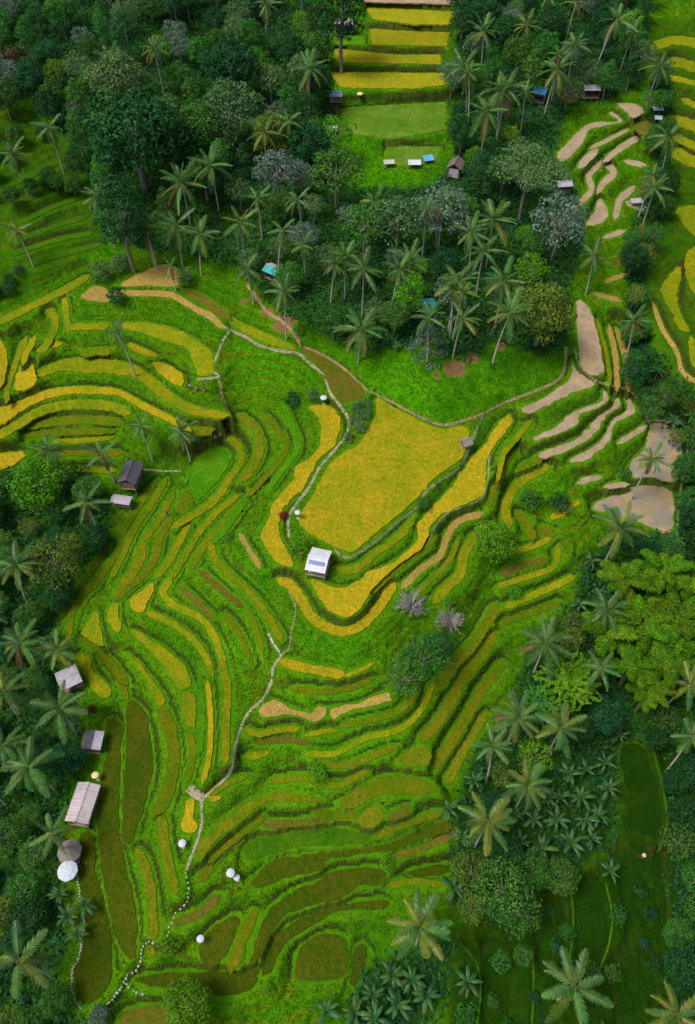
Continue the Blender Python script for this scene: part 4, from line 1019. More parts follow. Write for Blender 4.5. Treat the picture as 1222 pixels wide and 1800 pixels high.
# ---- trees one can single out
B = 'broadleaf_tree'
for kind, mat, u, v, r, nm, lab, cat in [
 ('round','dark',235,235,66,B,'giant dark green tree with a lumpy domed crown in the back forest','tree'),
 ('round','dark',300,245,44,B,'dark green tree merging into the right side of the giant dark tree','tree'),
 ('tall','dark',212,375,40,B,'dense blackish green tree at the lower left corner of the forest','tree'),
 ('round','sage',405,195,46,B,'tall grey green domed tree behind the forest palms','tree'),
 ('round','mid',345,225,40,B,'mid green round tree between the giant dark tree and the grey green dome','tree'),
 ('round','dark',405,118,40,B,'very dark round tree standing behind the grey green dome','tree'),
 ('round','dark',540,250,34,B,'teal green slender tree left of the white tarpaulin by the lawn','tree'),
 ('loose','grey',487,300,40,B,'pale silvery tree with open branches right of the forest palms','tree'),
 ('round','sage',205,140,42,B,'pale sage tree rising behind the giant dark green tree','tree'),
 ('loose','lime',450,108,24,B,'small bright lime tree glowing among dark crowns at the back','tree'),
 ('tall','dark',600,18,34,B,'blackish tree shading the hut beside the stepped yellow fields','tree'),
 ('flat','sage',930,292,66,B,'wide flat topped sage green tree beside the back soil steps','tree'),
 ('loose','grey',985,385,46,B,'ashy grey leafless looking tree below the flat topped sage tree','tree'),
 ('loose','grey',775,368,46,B,'soft grey green tree in front of the brown roofed hut','tree'),
 ('loose','sage',700,385,44,B,'pale green feathery tree at the front of the lawn field','tree'),
 ('tall','lime',720,512,24,'climber_covered_tree','narrow trunk smothered in bright lime creepers in the palm wood','tree'),
 ('loose','lime',935,470,26,B,'small yellow lime tree at the right end of the palm wood','tree'),
 ('round','olive',955,545,50,B,'broad olive green tree beside the long bare soil strip','tree'),
 ('cone','grey',755,590,30,'drooping_tree','pale grey green drooping tree at the edge of the palm wood','tree'),
 ('loose','mid',590,300,44,B,'light green spreading tree at the left of the lawn field','tree'),
 ('loose','lime',590,235,30,B,'thin lime tree beside the white tarpaulin on the lawn','tree'),
 ('loose','mid',640,395,40,B,'fresh green tree in the middle of the palm wood','tree'),
 ('round','olive',480,235,36,B,'olive green tree just right of the grey green dome','tree'),
 ('round','lime',65,850,42,B,'bright lime round tree below the left edge terraces','tree'),
 ('loose','olive',95,985,44,B,'yellowish green tree on the left bank above the gully','tree'),
 ('fern','lime',1005,1195,60,'feathery_tree','feathery bright green tree with a wide dome below the right terraces','tree'),
 ('fern','mid',955,1235,40,'feathery_tree','smaller feathery tree tucked against the left of the wide feathery dome','tree'),
 ('loose','lime',940,1330,30,B,'lime green leafy tree between the feathery dome and the bananas','tree'),
 ('round','lime',870,950,36,'shrub','bright green bushy shrub on the right terraces','shrub'),
 ('loose','mid',745,1155,44,B,'leafy green tree in the clump on the right flank','tree'),
 ('loose','mid',712,1190,36,B,'low leafy tree at the lower left of the right flank clump','tree'),
 ('loose','dark',775,1130,26,B,'dark small tree at the upper right of the right flank clump','tree'),
 ('bare','grey',724,1064,30,'bare_shrub','grey brown leafless shrub above the leafy clump','shrub'),
 ('bare','grey',792,1092,28,'bare_shrub','whitish leafless shrub beside the leafy clump','shrub'),
 ('round','lime',331,1768,36,B,'round lime green tree at the bottom left of the spur','tree'),
 ('loose','mid',885,1560,46,B,'leafy dark green tree under the dark bananas','tree'),
 ('loose','olive',830,1530,30,B,'small leafy tree behind the yellow fronded palm','tree'),
 ('loose','mid',915,1600,34,B,'leafy tree at the edge of the dark valley paddies','tree'),
 ('shrub','lime',526,962,22,'shrub','lime green shrub against the white roofed hut','shrub'),
 ('shrub','lime',560,1358,17,'shrub','light green pear shaped bush on the front terraces','shrub'),
 ('shrub','lime',300,1662,16,'shrub','glowing lime shrub beside the stepping stones','shrub'),
 ('shrub','lime',155,1446,10,'shrub','lime bush at the lower end of the long pale roofed hut','shrub'),
 ('shrub','lime',402,944,10,'shrub','tiny yellow green bush on the left flank of the spur','shrub'),
 ('shrub','lime',727,1456,9,'shrub','tiny lime bush on the dark front terraces','shrub'),
 ('shrub','lime',681,1518,13,'shrub','small lime bush beside the dark water','shrub'),
 ('shrub','lime',471,1738,10,'shrub','little lime shrub at the bottom of the front terraces','shrub'),
 ('shrub','dark',514,702,16,'shrub','dark round shrub on the left bank of the summit','shrub'),
 ('shrub','sage',550,694,11,'shrub','grey green shrub beside the white parasol on the summit path','shrub'),
 ('shrub','lime',524,577,13,'shrub','lime shrub beside the red earth scar','shrub'),
 ('shrub','dark',205,520,17,'shrub','dark shrub between the two tan fields above the left terraces','shrub'),
 ('shrub','sage',178,478,20,'shrub','pale leafy shrub left of the cut field','shrub'),
 ('shrub','sage',212,462,18,'shrub','pale leafy shrub just behind the cut field','shrub'),
 ('shrub','sage',325,487,16,'shrub','silvery shrub at the right end of the cut field','shrub'),
 ('shrub','red',499,906,9,'red_shrub','dark red leaved shrub by the summit path','shrub'),
 ('shrub','red',160,1246,8,'red_shrub','red flowering shrub behind the small grey shed','shrub'),
 ('shrub','grey',174,1784,14,'shrub','whitish shrub at the very bottom of the stone path','shrub'),
 ('shrub','mid',745,885,13,'shrub','leafy shrub on the bank right of the summit field','shrub'),
 ('shrub','lime',790,1055,12,'shrub','dark centred bush near the grey leafless shrubs','shrub'),
 ('shrub','lime',905,1040,14,'shrub','spiky pale green bush on the right hand terraces','shrub'),
 ('shrub','dark',985,885,20,'shrub','dark green scrub right of the gold patch','shrub'),
 ('shrub','mid',935,880,22,'shrub','green scrub on the bank above the gold patch','shrub'),
 ('shrub','mid',1098,832,12,'shrub','small bush between the two tan muddy paddies','shrub')]:
    put_tree(kind, mat, u, v, r, nm, lab, cat, {'shrub':'single shrubs','tree':None}[cat])
# tall grass patch beside the summit path
for u, v, r in [(628,715,14),(640,725,14),(622,742,14),(634,748,14),(612,768,12),(645,708,11)]:
    put_tree('shrub', 'sage', u, v, r, 'shrub', auto_label('dark grass like bush in the patch', u, v), 'shrub', 'bushes beside the summit path', 0.8)

# ---- coconut palms: u, v, radius px, height m, lean (x, y), colour
PALMS = [(640,473,40,11,(0.2,0.3),'g'),(606,450,34,10,(0,0),'g'),(721,457,38,11,(.2,.2),'g'),(635,575,54,8,(.4,.2),'g'),(433,473,34,8,(-.8,.8),'g'),(423,390,38,10,(0,.3),'y'),
 (867,385,46,11,(0,.4),'g'),(850,441,38,10,(.2,.2),'g'),(805,490,44,11,(.7,.8),'g'),(886,493,44,11,(.2,.3),'g'),(896,555,44,11,(1.8,1.2),'g'),(814,558,40,9,(1.0,.6),'g'),
 (856,195,42,11,(0,0),'g'),(891,155,40,12,(.5,0),'g'),(816,118,36,11,None,'g'),(851,55,34,11,None,'g'),(981,120,34,11,None,'g'),(1086,30,34,13,(2.5,0),'g'),(1161,115,30,10,None,'g'),(1176,240,30,10,None,'g'),(1151,330,32,10,None,'g'),(1045,448,34,9,None,'g'),
 (320,325,44,11,None,'g'),(370,290,38,11,None,'g'),(255,400,40,10,None,'g'),(310,395,40,10,None,'g'),(352,410,38,10,None,'g'),(465,232,38,11,None,'y'),(170,345,26,12,(-1.2,.4),'g'),(85,220,30,11,(-.4,0),'g'),(20,270,32,10,None,'g'),(30,405,28,8,None,'y'),(195,105,34,11,None,'g'),(545,120,36,11,None,'g'),(300,470,22,6,None,'g'),
 (205,582,26,11,(-1.5,.6),'g'),(247,745,28,9,(-.5,.3),'g'),(318,757,32,8,(-.6,.2),'g'),(85,790,30,8,None,'g'),(176,797,36,8,None,'g'),(150,882,44,9,(-.4,.2),'g'),(28,990,44,10,None,'g'),(100,1142,40,8,None,'y'),(35,1130,44,10,None,'g'),(105,1245,54,9,(-.3,.1),'g'),(52,1350,56,10,(-1.2,0),'g'),(5,1215,46,9,None,'y'),(35,1690,58,10,(-1.6,.3),'y'),(5,1310,40,9,None,'g'),
 (1092,928,54,10,(.4,.3),'y'),(1147,805,30,11,(.8,.3),'g'),(960,1130,56,9,(.3,.3),'g'),(912,1262,50,9,(.2,0),'g'),(928,1380,46,9,(.3,.3),'y'),(858,1445,54,10,(.6,.4),'y'),(738,1628,60,10,(-.2,.3),'y'),(1010,1735,66,9,(.3,.2),'y'),(1212,1205,40,9,None,'y'),(1195,1782,50,8,None,'y')]
for u, v, r, h, ln, lk in PALMS:
    look = {'g': 'coconut palm', 'y': 'yellow green coconut palm'}[lk]
    size = 'large ' if r >= 50 else ('small ' if r < 31 else '')
    if ln is not None and abs(ln[0]) > .9: look = look.replace('coconut palm', 'leaning coconut palm')
    palm(u, v, r, h, ln, lk, label=auto_label(size + look, u, v))
for u, v, r in [(1100,1018,46),(1165,1005,48),(1065,1108,48),(1128,1092,52),(1190,1080,52),(1110,1168,46),(1175,1160,52),(1225,1120,50),(1215,1020,46),(1140,1215,38)]:
    bamboo(u, v, r, auto_label('arching bamboo clump with feathery plumes', u, v, 'the bamboo grove') if (u, v) != (1128, 1092) else 'arching bamboo clump in the very middle of the right grove')
for u, v, r in [(1020,1400,24),(980,1440,24),(1052,1432,24),(1003,1482,25),(1042,1475,22),(962,1402,22),(1002,1360,22),(1070,1385,22),(940,1440,22),(952,1490,25),(915,1480,20),(1030,1440,22),(985,1400,20),(1065,1340,20),(1030,1350,18),
  (660,1792,26),(700,1768,26),(724,1722,24),(625,1782,26),(750,1750,24),(690,1715,24),(575,1775,24),(655,1750,22),(790,1420,22),(815,1470,20),(835,1370,20),(1090,1290,18),(905,1430,18),
  (612,595,14),(700,600,12),(150,1590,20),(120,1610,22),(135,1640,18),(105,1570,18),(1080,1010,16),(1040,985,18),(1020,1060,18),(1055,1040,16)]:
    banana(u, v, r, auto_label('broad leaved banana plant', u, v))

# ---- the rest of the woods
CLEAR = [(480,475,26),(752,533,16),(950,160,24),(1040,155,26),(800,285,26),(735,285,60),(683,285,20),(590,172,18),(582,225,16),(605,42,24),(1158,196,18),(992,322,20),(145,1410,46),(120,1190,34),(163,1300,28),(120,1500,26),(118,1530,22),(230,840,50),(212,882,26),(1130,1505,30),(690,220,70),(1080,260,40),(1050,330,45),(1060,420,30)]
def fill(poly, spacing, n, kinds, grp, rsd):
    q = random.Random(rsd); pa = np.array(poly, float); lo, hi = pa.min(0), pa.max(0); got = []
    for _ in range(n * 14):
        if len(got) >= n: break
        u, v = q.uniform(lo[0], hi[0]), q.uniform(lo[1], hi[1])
        if not inside(pa, np.array([u]), np.array([v]))[0] or not (-45 < u < 1300 and -45 < v < 1850): continue
        if any(math.hypot(u - a, v - b) < r for a, b, r in CLEAR): continue
        x, y, z = hit(u, v, 5.0)
        dp = min((math.hypot(x - p[2], y - p[3]) / (p[4] * .55 + spacing) for p in PLACED), default=9)
        if dp < 1: continue
        w = q.random() * sum(k[0] for k in kinds)
        for k in kinds:
            w -= k[0]
            if w <= 0: break
        got.append((u, v)); dist = math.sqrt(x * x + y * y + (HCAM - z) ** 2)
        if k[1] == 'palm':
            h = q.uniform(9, 12.5); palm(u, v, q.uniform(3.4, 4.6) * FPX / dist, h, None, 'y' if q.random() < .15 else 'g', label=auto_label(q.choice(['slim coconut palm', 'tall coconut palm', 'spreading coconut palm']), u, v), group='coconut palms of ' + grp)
        elif k[1] == 'banana': banana(u, v, q.uniform(1.7, 2.3) * FPX / dist, auto_label('broad leaved banana plant', u, v), 'banana plants of ' + grp)
        else:
            look = {'dark':'dark green','mid':'mid green','sage':'sage green','grey':'grey green','lime':'lime green','olive':'olive green'}[k[2]]
            shp = {'round':'round crowned tree','tall':'narrow tree','loose':'open crowned tree','flat':'flat topped tree','shrub':'low bush','fern':'feathery tree'}[k[1]]
            put_tree(k[1], k[2], u, v, k[3] * q.uniform(.8, 1.25) * FPX / dist, 'shrub' if k[1] == 'shrub' else B, auto_label(look + ' ' + shp, u, v), 'shrub' if k[1] == 'shrub' else 'tree', 'trees of ' + grp)
    return got
WOOD = [(.12,'palm'),(.22,'round','dark',3.6),(.16,'round','mid',3.3),(.10,'tall','dark',2.4),(.10,'loose','sage',3.2),(.09,'loose','grey',3.0),(.10,'tall','mid',2.4),(.04,'loose','lime',2.4)]
PALMW = [(.26,'palm'),(.2,'round','mid',2.8),(.22,'loose','grey',2.8),(.15,'loose','sage',2.8),(.12,'round','dark',2.8),(.10,'loose','lime',2.0)]
GULLY = [(.12,'palm'),(.25,'round','mid',2.4),(.2,'loose','mid',2.4),(.2,'round','dark',2.4),(.13,'banana'),(.10,'loose','olive',2.2)]
fill([(330,330),(600,340),(760,330),(1000,340),(1010,500),(990,590),(900,600),(830,610),(760,590),(650,600),(560,560),(440,470),(340,440)], 2.9, 46, PALMW, 'the palm wood behind the summit', 5)
fill([(-40,-40),(560,-40),(585,60),(560,130),(590,240),(600,330),(330,440),(250,440),(180,400),(150,330),(110,250),(60,170),(-40,190)], 3.2, 112, WOOD, 'the back forest on the left', 6)
fill([(820,-40),(1150,-40),(1130,120),(1080,150),(1000,170),(940,200),(960,270),(900,330),(790,330),(815,290),(790,200),(795,60)], 3.2, 62, WOOD, 'the back forest on the right', 7)
fill([(1105,420),(1150,300),(1140,150),(1175,100),(1180,330),(1150,450),(1130,520),(1140,600),(1190,660),(1300,690),(1300,960),(1205,930),(1205,800),(1150,730),(1108,640),(1104,500)], 2.4, 48, GULLY, 'the right gully', 8)
fill([(1040,990),(1080,940),(1190,945),(1300,930),(1300,1300),(1100,1300),(1080,1480),(960,1560),(900,1640),(800,1600),(795,1480),(840,1340),(905,1240),(930,1150),(1010,1080)], 2.3, 50, GULLY, 'the lower right grove', 9)
fill([(-40,840),(140,830),(180,890),(190,940),(125,1010),(95,1090),(95,1160),(90,1210),(130,1280),(110,1370),(95,1470),(95,1560),(118,1640),(100,1720),(120,1780),(-40,1840)], 2.3, 66, [(.1,'palm'),(.3,'round','mid',2.2),(.18,'loose','mid',2.4),(.22,'round','dark',2.2),(.12,'banana'),(.08,'loose','olive',2.2)], 'the left gully', 10)
fill([(1185,1300),(1300,1300),(1300,1840),(1185,1840)], 2.6, 16, [(.5,'round','dark',2.6),(.3,'round','mid',2.2),(.2,'loose','mid',2.4)], 'the bottom right corner', 11)
fill([(-40,230),(60,200),(110,280),(140,330),(90,350),(40,330),(-40,380)], 2.4, 20, [(.5,'shrub','dark',1.3),(.44,'round','mid',1.9),(.06,'palm')], 'the green slope on the left', 12)
fill([(-40,470),(30,470),(60,490),(20,510),(-40,520)], 1.6, 6, [(1,'shrub','dark',1.5)], 'the left edge', 13)

fill([(790,1650),(960,1560),(1180,1480),(1185,1830),(780,1830)], 2.0, 22, [(.3,'shrub','dark',.9),(.3,'shrub','mid',1.2),(.2,'banana'),(.2,'loose','mid',1.6)], 'the dark valley floor', 14)
# ---- undergrowth and bank grass: masses nobody could count
def scatter(n, prob, size, aspect, up, seed, lift, spread):
    rs = np.random.RandomState(seed); pr = prob.ravel() / prob.sum()
    k = rs.choice(len(pr), n, p=pr); x = gx[k % NX] + rs.uniform(-.5, .5, n) * CELL; y = gy[k // NX] + rs.uniform(-.5, .5, n) * CELL
    z = T(x, y) + lift * rs.uniform(0, 1, n)
    nr = rs.randn(n, 3) * spread + np.array([0, 0, up])
    return leaves(np.stack([x, y, z], 1), nr, size, aspect, rs)
inview = ((UU > -260) & (UU < 1482) & (VV > -60) & (VV < 1860))
v_, f_ = scatter(110000, forest * inview + 1e-9, .75, .55, .9, 3, 1.1, .55)
tag(obj('undergrowth', mesh_np('undergrowth', v_, f_), M['dark']), 'dark leafy undergrowth covering the floor of the woods', 'undergrowth', None, 'stuff')
gp = (dd > 0.6) * (forest < .3) * (deep < .4) * inview * (soil < .3)
v_, f_ = scatter(150000, gp + 1e-9, .42, .30, .75, 4, .22, .7)
M['tuft'] = leaf_mat('bank_grass', (0.0324, 0.1512, 0.0020), (0.0594, 0.2160, 0.0030), (0.0990, 0.2592, 0.0050), var=0, huev=0, spec=0.05)
tag(obj('grass', mesh_np('grass', v_, f_), M['tuft']), 'rough green grass growing over the terrace banks', 'grass', None, 'stuff')

# ------------------------------------------------------------------ huts, parasols, people
M['white_sheet'] = plain('white_corrugated_sheet', (0.78, 0.78, 0.82), 0.45, 0.12, 1.2)
M['lav_sheet'] = plain('grey_lavender_sheet', (0.46, 0.43, 0.47), 0.5, 0.15, 1.0)
M['pink_sheet'] = plain('weathered_pinkish_sheet', (0.50, 0.42, 0.40), 0.6, 0.18, 0.9)
M['blue_sheet'] = plain('dark_blue_plastic', (0.10, 0.14, 0.30), 0.4)
M['dark_roof'] = plain('dark_grey_thatch', (0.085, 0.08, 0.095), 0.9, 0.3, 3.0, 0, .08)
M['brown_roof'] = plain('brown_tile_roof', (0.15, 0.10, 0.09), 0.85, 0.25, 2.0, 0, .06)
M['thatch'] = plain('grey_brown_thatch', (0.24, 0.20, 0.17), 0.95, 0.3, 4.0, 0, .08)
M['cyan'] = plain('turquoise_tarpaulin', (0.05, 0.50, 0.52), 0.5, 0.15)
M['blue'] = plain('blue_tarpaulin', (0.10, 0.38, 0.68), 0.5, 0.15)
M['wood'] = plain('weathered_wood', (0.20, 0.13, 0.08), 0.85, 0.3, 3.0)
M['deck'] = plain('deck_boards', (0.30, 0.22, 0.15), 0.85, 0.25, 3.0)
M['wall'] = plain('plaster_wall', (0.45, 0.42, 0.38), 0.85, 0.15)
M['canvas'] = plain('white_canvas', (0.52, 0.55, 0.61), 0.7, 0.06)
M['gold_cloth'] = plain('cream_cloth', (0.75, 0.62, 0.30), 0.7, 0.1)
M['steel'] = plain('grey_steel', (0.30, 0.32, 0.34), 0.4, 0.2, 2.0, .6)
M['skin'] = plain('skin', (0.32, 0.19, 0.12), 0.6, .05)
M['straw'] = plain('straw', (0.62, 0.46, 0.30), 0.8, .15)
M['black_cloth'] = plain('dark_cloth', (0.03, 0.03, 0.045), 0.8, .2)
M['brown_cloth'] = plain('brown_cloth', (0.16, 0.09, 0.05), 0.8, .2)
M['pink_cloth'] = plain('pink_cloth', (0.62, 0.22, 0.30), 0.8, .1)
M['white_cloth'] = plain('white_cloth', (0.75, 0.73, 0.72), 0.8, .1)
M['maroon_cloth'] = plain('maroon_cloth', (0.28, 0.06, 0.08), 0.8, .1)
def sheet_mat(name, col, rust):
    m, t, p = new_mat(name); tc = nd(t, 'ShaderNodeTexCoord').outputs['Object']
    mp = nd(t, 'ShaderNodeMapping'); mp.inputs['Scale'].default_value = (2.6, .35, .35); t.links.new(tc, mp.inputs['Vector'])
    n1 = noise(t, mp.outputs[0], 1.2, 5, .7); n2 = noise(t, tc, 1.1, 4, .7)
    c = ramp(t, n1, [(.3, tuple(q * .72 for q in col)), (.55, col), (.75, tuple(min(1, q * 1.15) for q in col))])
    c = mix(t, mathn(t, 'MULTIPLY', maprange(t, mathn(t, 'ADD', mathn(t, 'MULTIPLY', n1, .5), mathn(t, 'MULTIPLY', n2, .5)), .52, .66), .7), c, rust)
    t.links.new(c, p.inputs['Base Color']); p.inputs['Roughness'].default_value = .55; p.inputs['Specular IOR Level'].default_value = .3
    return m
M['white_sheet'] = sheet_mat('white_sheet', (0.64, 0.64, 0.69), (0.42, 0.38, 0.36))
M['lav_sheet'] = sheet_mat('lavender_sheet', (0.42, 0.39, 0.43), (0.26, 0.20, 0.17))
M['pink_sheet'] = sheet_mat('pinkish_sheet', (0.50, 0.42, 0.41), (0.30, 0.20, 0.15))
M['cyan'] = sheet_mat('turquoise_sheet', (0.04, 0.40, 0.42), (0.10, 0.26, 0.26))
M['blue'] = sheet_mat('blue_tarp', (0.10, 0.36, 0.62), (0.14, 0.26, 0.36))
def box(x0, x1, y0, y1, z0, z1):
    v = [(x, y, z) for z in (z0, z1) for y in (y0, y1) for x in (x0, x1)]
    return v, [(0, 2, 3, 1), (4, 5, 7, 6), (0, 1, 5, 4), (2, 6, 7, 3), (0, 4, 6, 2), (1, 3, 7, 5)]
def part(name, geo, mat, parent, smooth=False):
    return obj(name, mesh(name, geo[0], geo[1], smooth), M[mat], parent)
def sheet(l, y0, z0, y1, z1, ribs=12, amp=.035, th=.03, x0=None, x1=None):
    """corrugated panel from the ridge line (y0, z0) to the eave (y1, z1), ribs running down the slope"""
    n = ribs * 2; v = []; f = []; x0 = -l / 2 if x0 is None else x0; x1 = l / 2 if x1 is None else x1
    for i in range(n + 1):
        x = x0 + (x1 - x0) * i / n; a = amp if i % 2 else 0
        v += [(x, y0, z0 + a), (x, y1, z1 + a), (x, y0, z0 + a - th), (x, y1, z1 + a - th)]
        if i:
            o = 4 * i
            f += [(o - 4, o - 3, o + 1, o), (o - 2, o + 2, o + 3, o - 1), (o - 4, o, o + 2, o - 2), (o - 3, o - 1, o + 3, o + 1)]
    f += [(0, 2, 3, 1), (n * 4, n * 4 + 1, n * 4 + 3, n * 4 + 2)]
    return v, f
def hut(name, label, u, v, w, l, rz, eave=2.2, rise=.7, roof='white_sheet', roof2=None, strip=None, walls=None, deckh=.35, cat='hut', group='field huts', bench=True):
    """open timber hut: l along the ridge, w across it"""
    x, y, z = hit(u, v, eave + rise * .4)
    zz = [float(T(x + a, y + b)) for a in (-w / 2, 0, w / 2) for b in (-l / 2, 0, l / 2)]; z = sorted(zz)[6]
    dz = z - min(zz)
    e = tag(empty(name, (x, y, z), R(rz)), label, cat, group)
    hw, hl = w / 2, l / 2
    for a in (-1, 1):
        for b in (-1, 0, 1) if l > 5 else (-1, 1):
            part('post', box(b * (hl - .25) - .08, b * (hl - .25) + .08, a * (hw - .3) - .08, a * (hw - .3) + .08, -dz - .6, eave + .08), 'wood', e)
    dk = part('deck', box(-hl + .1, hl - .1, -hw + .15, hw - .15, deckh - .12, deckh), 'deck', e)
    for k in range(8):
        yy = -hw + .2 + k * (w - .4) / 8; part('board', box(-hl + .06, hl - .06, yy, yy + (w - .4) / 8 - .04, deckh + .003, deckh + .035), 'deck', dk)
    ez = eave - .05; ov = .25
    a_ = part('roof_panel', sheet(l, 0.02, eave + rise, hw + ov, ez), roof, e); b_ = part('roof_panel', sheet(l, -.02, eave + rise, -hw - ov, ez), roof2 or roof, e)
    part('ridge_cap', box(-hl - .03, hl + .03, -.14, .14, eave + rise + .03, eave + rise + .09), roof, e)
    for s_ in (-1, 1): part('beam', box(-hl, hl, s_ * (hw - .3) - .05, s_ * (hw - .3) + .05, eave - .14, eave - .02), 'wood', e)
    if strip:
        q = .5; part('blue_sheet', sheet(l * .8, -hw * .30, eave + rise * (1 - .30) + .07, -hw * .62, eave + rise * (1 - .62) + .07, 6, 0, .02), strip, b_)
    if walls:
        part('wall', box(-hl + .2, hl - .2, hw - .42, hw - .34, deckh, eave - .15), walls, e)
        part('wall', box(-hl + .2, -hl + .28, -hw + .3, hw - .45, deckh, eave - .15), walls, e)
        part('wall', box(hl - .28, hl - .2, -hw + .3, hw - .45, deckh, eave - .15), walls, e)
    if bench:
        bn = part('bench', box(-hl + .4, hl - .5, hw - .95, hw - .5, deckh + .4, deckh + .46), 'wood', e)
        for s_ in (-1, 1): part('leg', box(s_ * (hl - .7) - .04, s_ * (hl - .7) + .04, hw - .9, hw - .55, deckh + .03, deckh + .4), 'wood', bn)
    return e
hut('field_hut', 'white corrugated roofed hut at the tip of the summit field', 560, 983, 4.0, 3.3, -14, 2.3, .75, 'white_sheet', None, 'blue_sheet')
hut('long_hut', 'long hut with weathered pinkish grey roof beside the left paddies', 145, 1410, 3.0, 5.8, 82, 2.2, .45, 'pink_sheet')
hut('small_hut', 'small hut with plain grey lavender roof among left bank palms', 120, 1190, 3.1, 3.5, 30, 2.3, .3, 'lav_sheet')
hut('shed', 'small dark grey shed at the path edge behind the long hut', 163, 1302, 2.6, 3.0, 88, 2.1, .25, 'dark_roof', 'lav_sheet', None, 'wood')
hut('dark_hut', 'dark thatched hut at the foot of the left terraces', 231, 836, 3.1, 5.2, 82, 2.2, .8, 'dark_roof', None, None, 'wood')
hut('lean_to', 'low pale lean-to in front of the dark thatched hut', 214, 880, 1.6, 3.8, -10, 1.7, .2, 'lav_sheet', 'lav_sheet')
hut('tarp_hut', 'grey hut with a turquoise tarpaulin on its roof in the palm wood', 481, 474, 2.8, 3.8, -35, 2.2, .6, 'lav_sheet', 'cyan', None, 'wall')
hut('wood_hut', 'hut with a small turquoise roof behind the pale drooping tree', 752, 533, 2.4, 2.8, 10, 2.2, .5, 'cyan', 'cyan')
hut('blue_hut', 'blue roofed hut left of the back soil steps', 950, 159, 3.0, 3.2, -20, 2.6, .7, 'blue', 'blue', None, 'wall')
hut('white_shed', 'pale roofed shed with dark openings above the back soil steps', 1040, 155, 2.6, 4.2, 0, 2.4, .5, 'white_sheet', 'lav_sheet', None, 'black_cloth')
hut('brown_hut', 'brown tiled hut right of the green lawn field', 802, 287, 3.0, 4.0, 70, 2.5, 1.1, 'brown_roof', None, None, 'wall')
hut('shade_hut', 'little hut with dull blue roof at the left end of the lawn', 591, 172, 2.4, 3.2, 0, 1.9, .3, 'blue', 'lav_sheet')
hut('back_hut', 'grey hut under the blackish tree beside the yellow fields', 605, 42, 2.8, 5.0, 0, 2.3, .7, 'lav_sheet', 'pink_sheet', None, 'wall')
hut('grey_hut', 'grey roofed hut tucked under the flat topped sage tree', 992, 322, 2.2, 3.6, 8, 2.2, .5, 'lav_sheet', 'lav_sheet')
hut('thatch_hut', 'little grey thatched field shelter on the right rim of the summit', 820, 775, 1.6, 1.9, 25, 1.2, .6, 'thatch', 'thatch', None, 'wood', bench=False)
def conical_hut(label, u, v, r):
    x, y, z = hit(u, v, 2.4); e = tag(empty('round_hut', (x, y, z)), label, 'hut', 'field huts')
    for k in range(6):
        a = k * 1.0472; px, py = math.cos(a) * r * .75, math.sin(a) * r * .75
        part('post', box(px - .07, px + .07, py - .07, py + .07, -.8, 2.0), 'wood', e)
    n = 20; V = []; Fc = []
    for q, zz in ((1.08, 1.75), (.7, 2.35), (.35, 2.95), (.06, 3.4)):
        for i in range(n):
            a = 6.2832 * i / n; g = 1 + (.04 if i % 2 else 0); V.append((math.cos(a) * r * q * g, math.sin(a) * r * q * g, zz))
    for l in range(3):
        for i in range(n): j = (i + 1) % n; Fc.append((l * n + i, l * n + j, l * n + n + j, l * n + n + i))
    Fc.append(tuple(range(3 * n, 4 * n)))
    part('roof', (V, Fc), 'thatch', e); part('deck', box(-r * .8, r * .8, -r * .8, r * .8, .1, .25), 'deck', e)
conical_hut('round dark thatched shelter just behind the white parasol', 120, 1494, 1.55)
def parasol(label, u, v, r, mat='canvas', h=2.2):
    x, y, z = hit(u, v, h); e = tag(empty('parasol', (x, y, z)), label, 'parasol', 'parasols')
    pv, pf = tube([(0, 0, -.2), (0, 0, h * .6), (0, 0, h + .2 * r)], [.035, .035, .03], 6); part('pole', (pv, pf), 'steel', e)
    n = 16; V = [(0, 0, h + .14 * r)]; Fc = []
    for q, zz in ((.5, h + .05 * r), (1.0, h - .16 * r), (1.0, h - .16 * r - .1)):
        for i in range(n):
            a = 6.2832 * i / n; g = 1.0 if i % 2 == 0 else .96; V.append((math.cos(a) * r * q * g, math.sin(a) * r * q * g, zz + (0 if i % 2 == 0 else .05 * r)))
    for i in range(n):
        j = (i + 1) % n; Fc.append((0, 1 + i, 1 + j))
        for l in (0, 1): Fc.append((1 + l * n + i, 1 + l * n + n + i, 1 + l * n + n + j, 1 + l * n + j))
    part('canopy', (V, Fc), mat, e)
    for i in range(0, n, 2):
        a = 6.2832 * i / n; rv, rf = tube([(0, 0, h - .35), (math.cos(a) * r * .55, math.sin(a) * r * .55, h + .08)], [.012, .012], 4); part('rib', (rv, rf), 'steel', e)
    part('base', box(-.22, .22, -.22, .22, -.1, .08), 'stone', e)
parasol('round white parasol at the head of the lowest left paddy', 118, 1530, 1.45)
parasol('larger of two white parasols on the front terraces', 405, 1534, .6, h=1.9)
parasol('smaller of two white parasols on the front terraces', 416, 1542, .45, h=1.6)
parasol('bluish white parasol beside the stair path', 320, 1482, .55, h=1.9)
parasol('pale blue parasol below the glowing lime shrub', 352, 1650, .5, h=1.8)
parasol('small white parasol on the left rim of the summit field', 523, 900, .5, h=1.8)
parasol('white parasol beside the footpath behind the summit field', 569, 698, .65, h=1.9)
parasol('cream parasol at the upper end of the long hut', 167, 1362, .55, 'gold_cloth', h=1.9)
parasol('yellow parasol on the bank above the lawn', 633, 163, .8, 'gold_cloth', h=1.9)
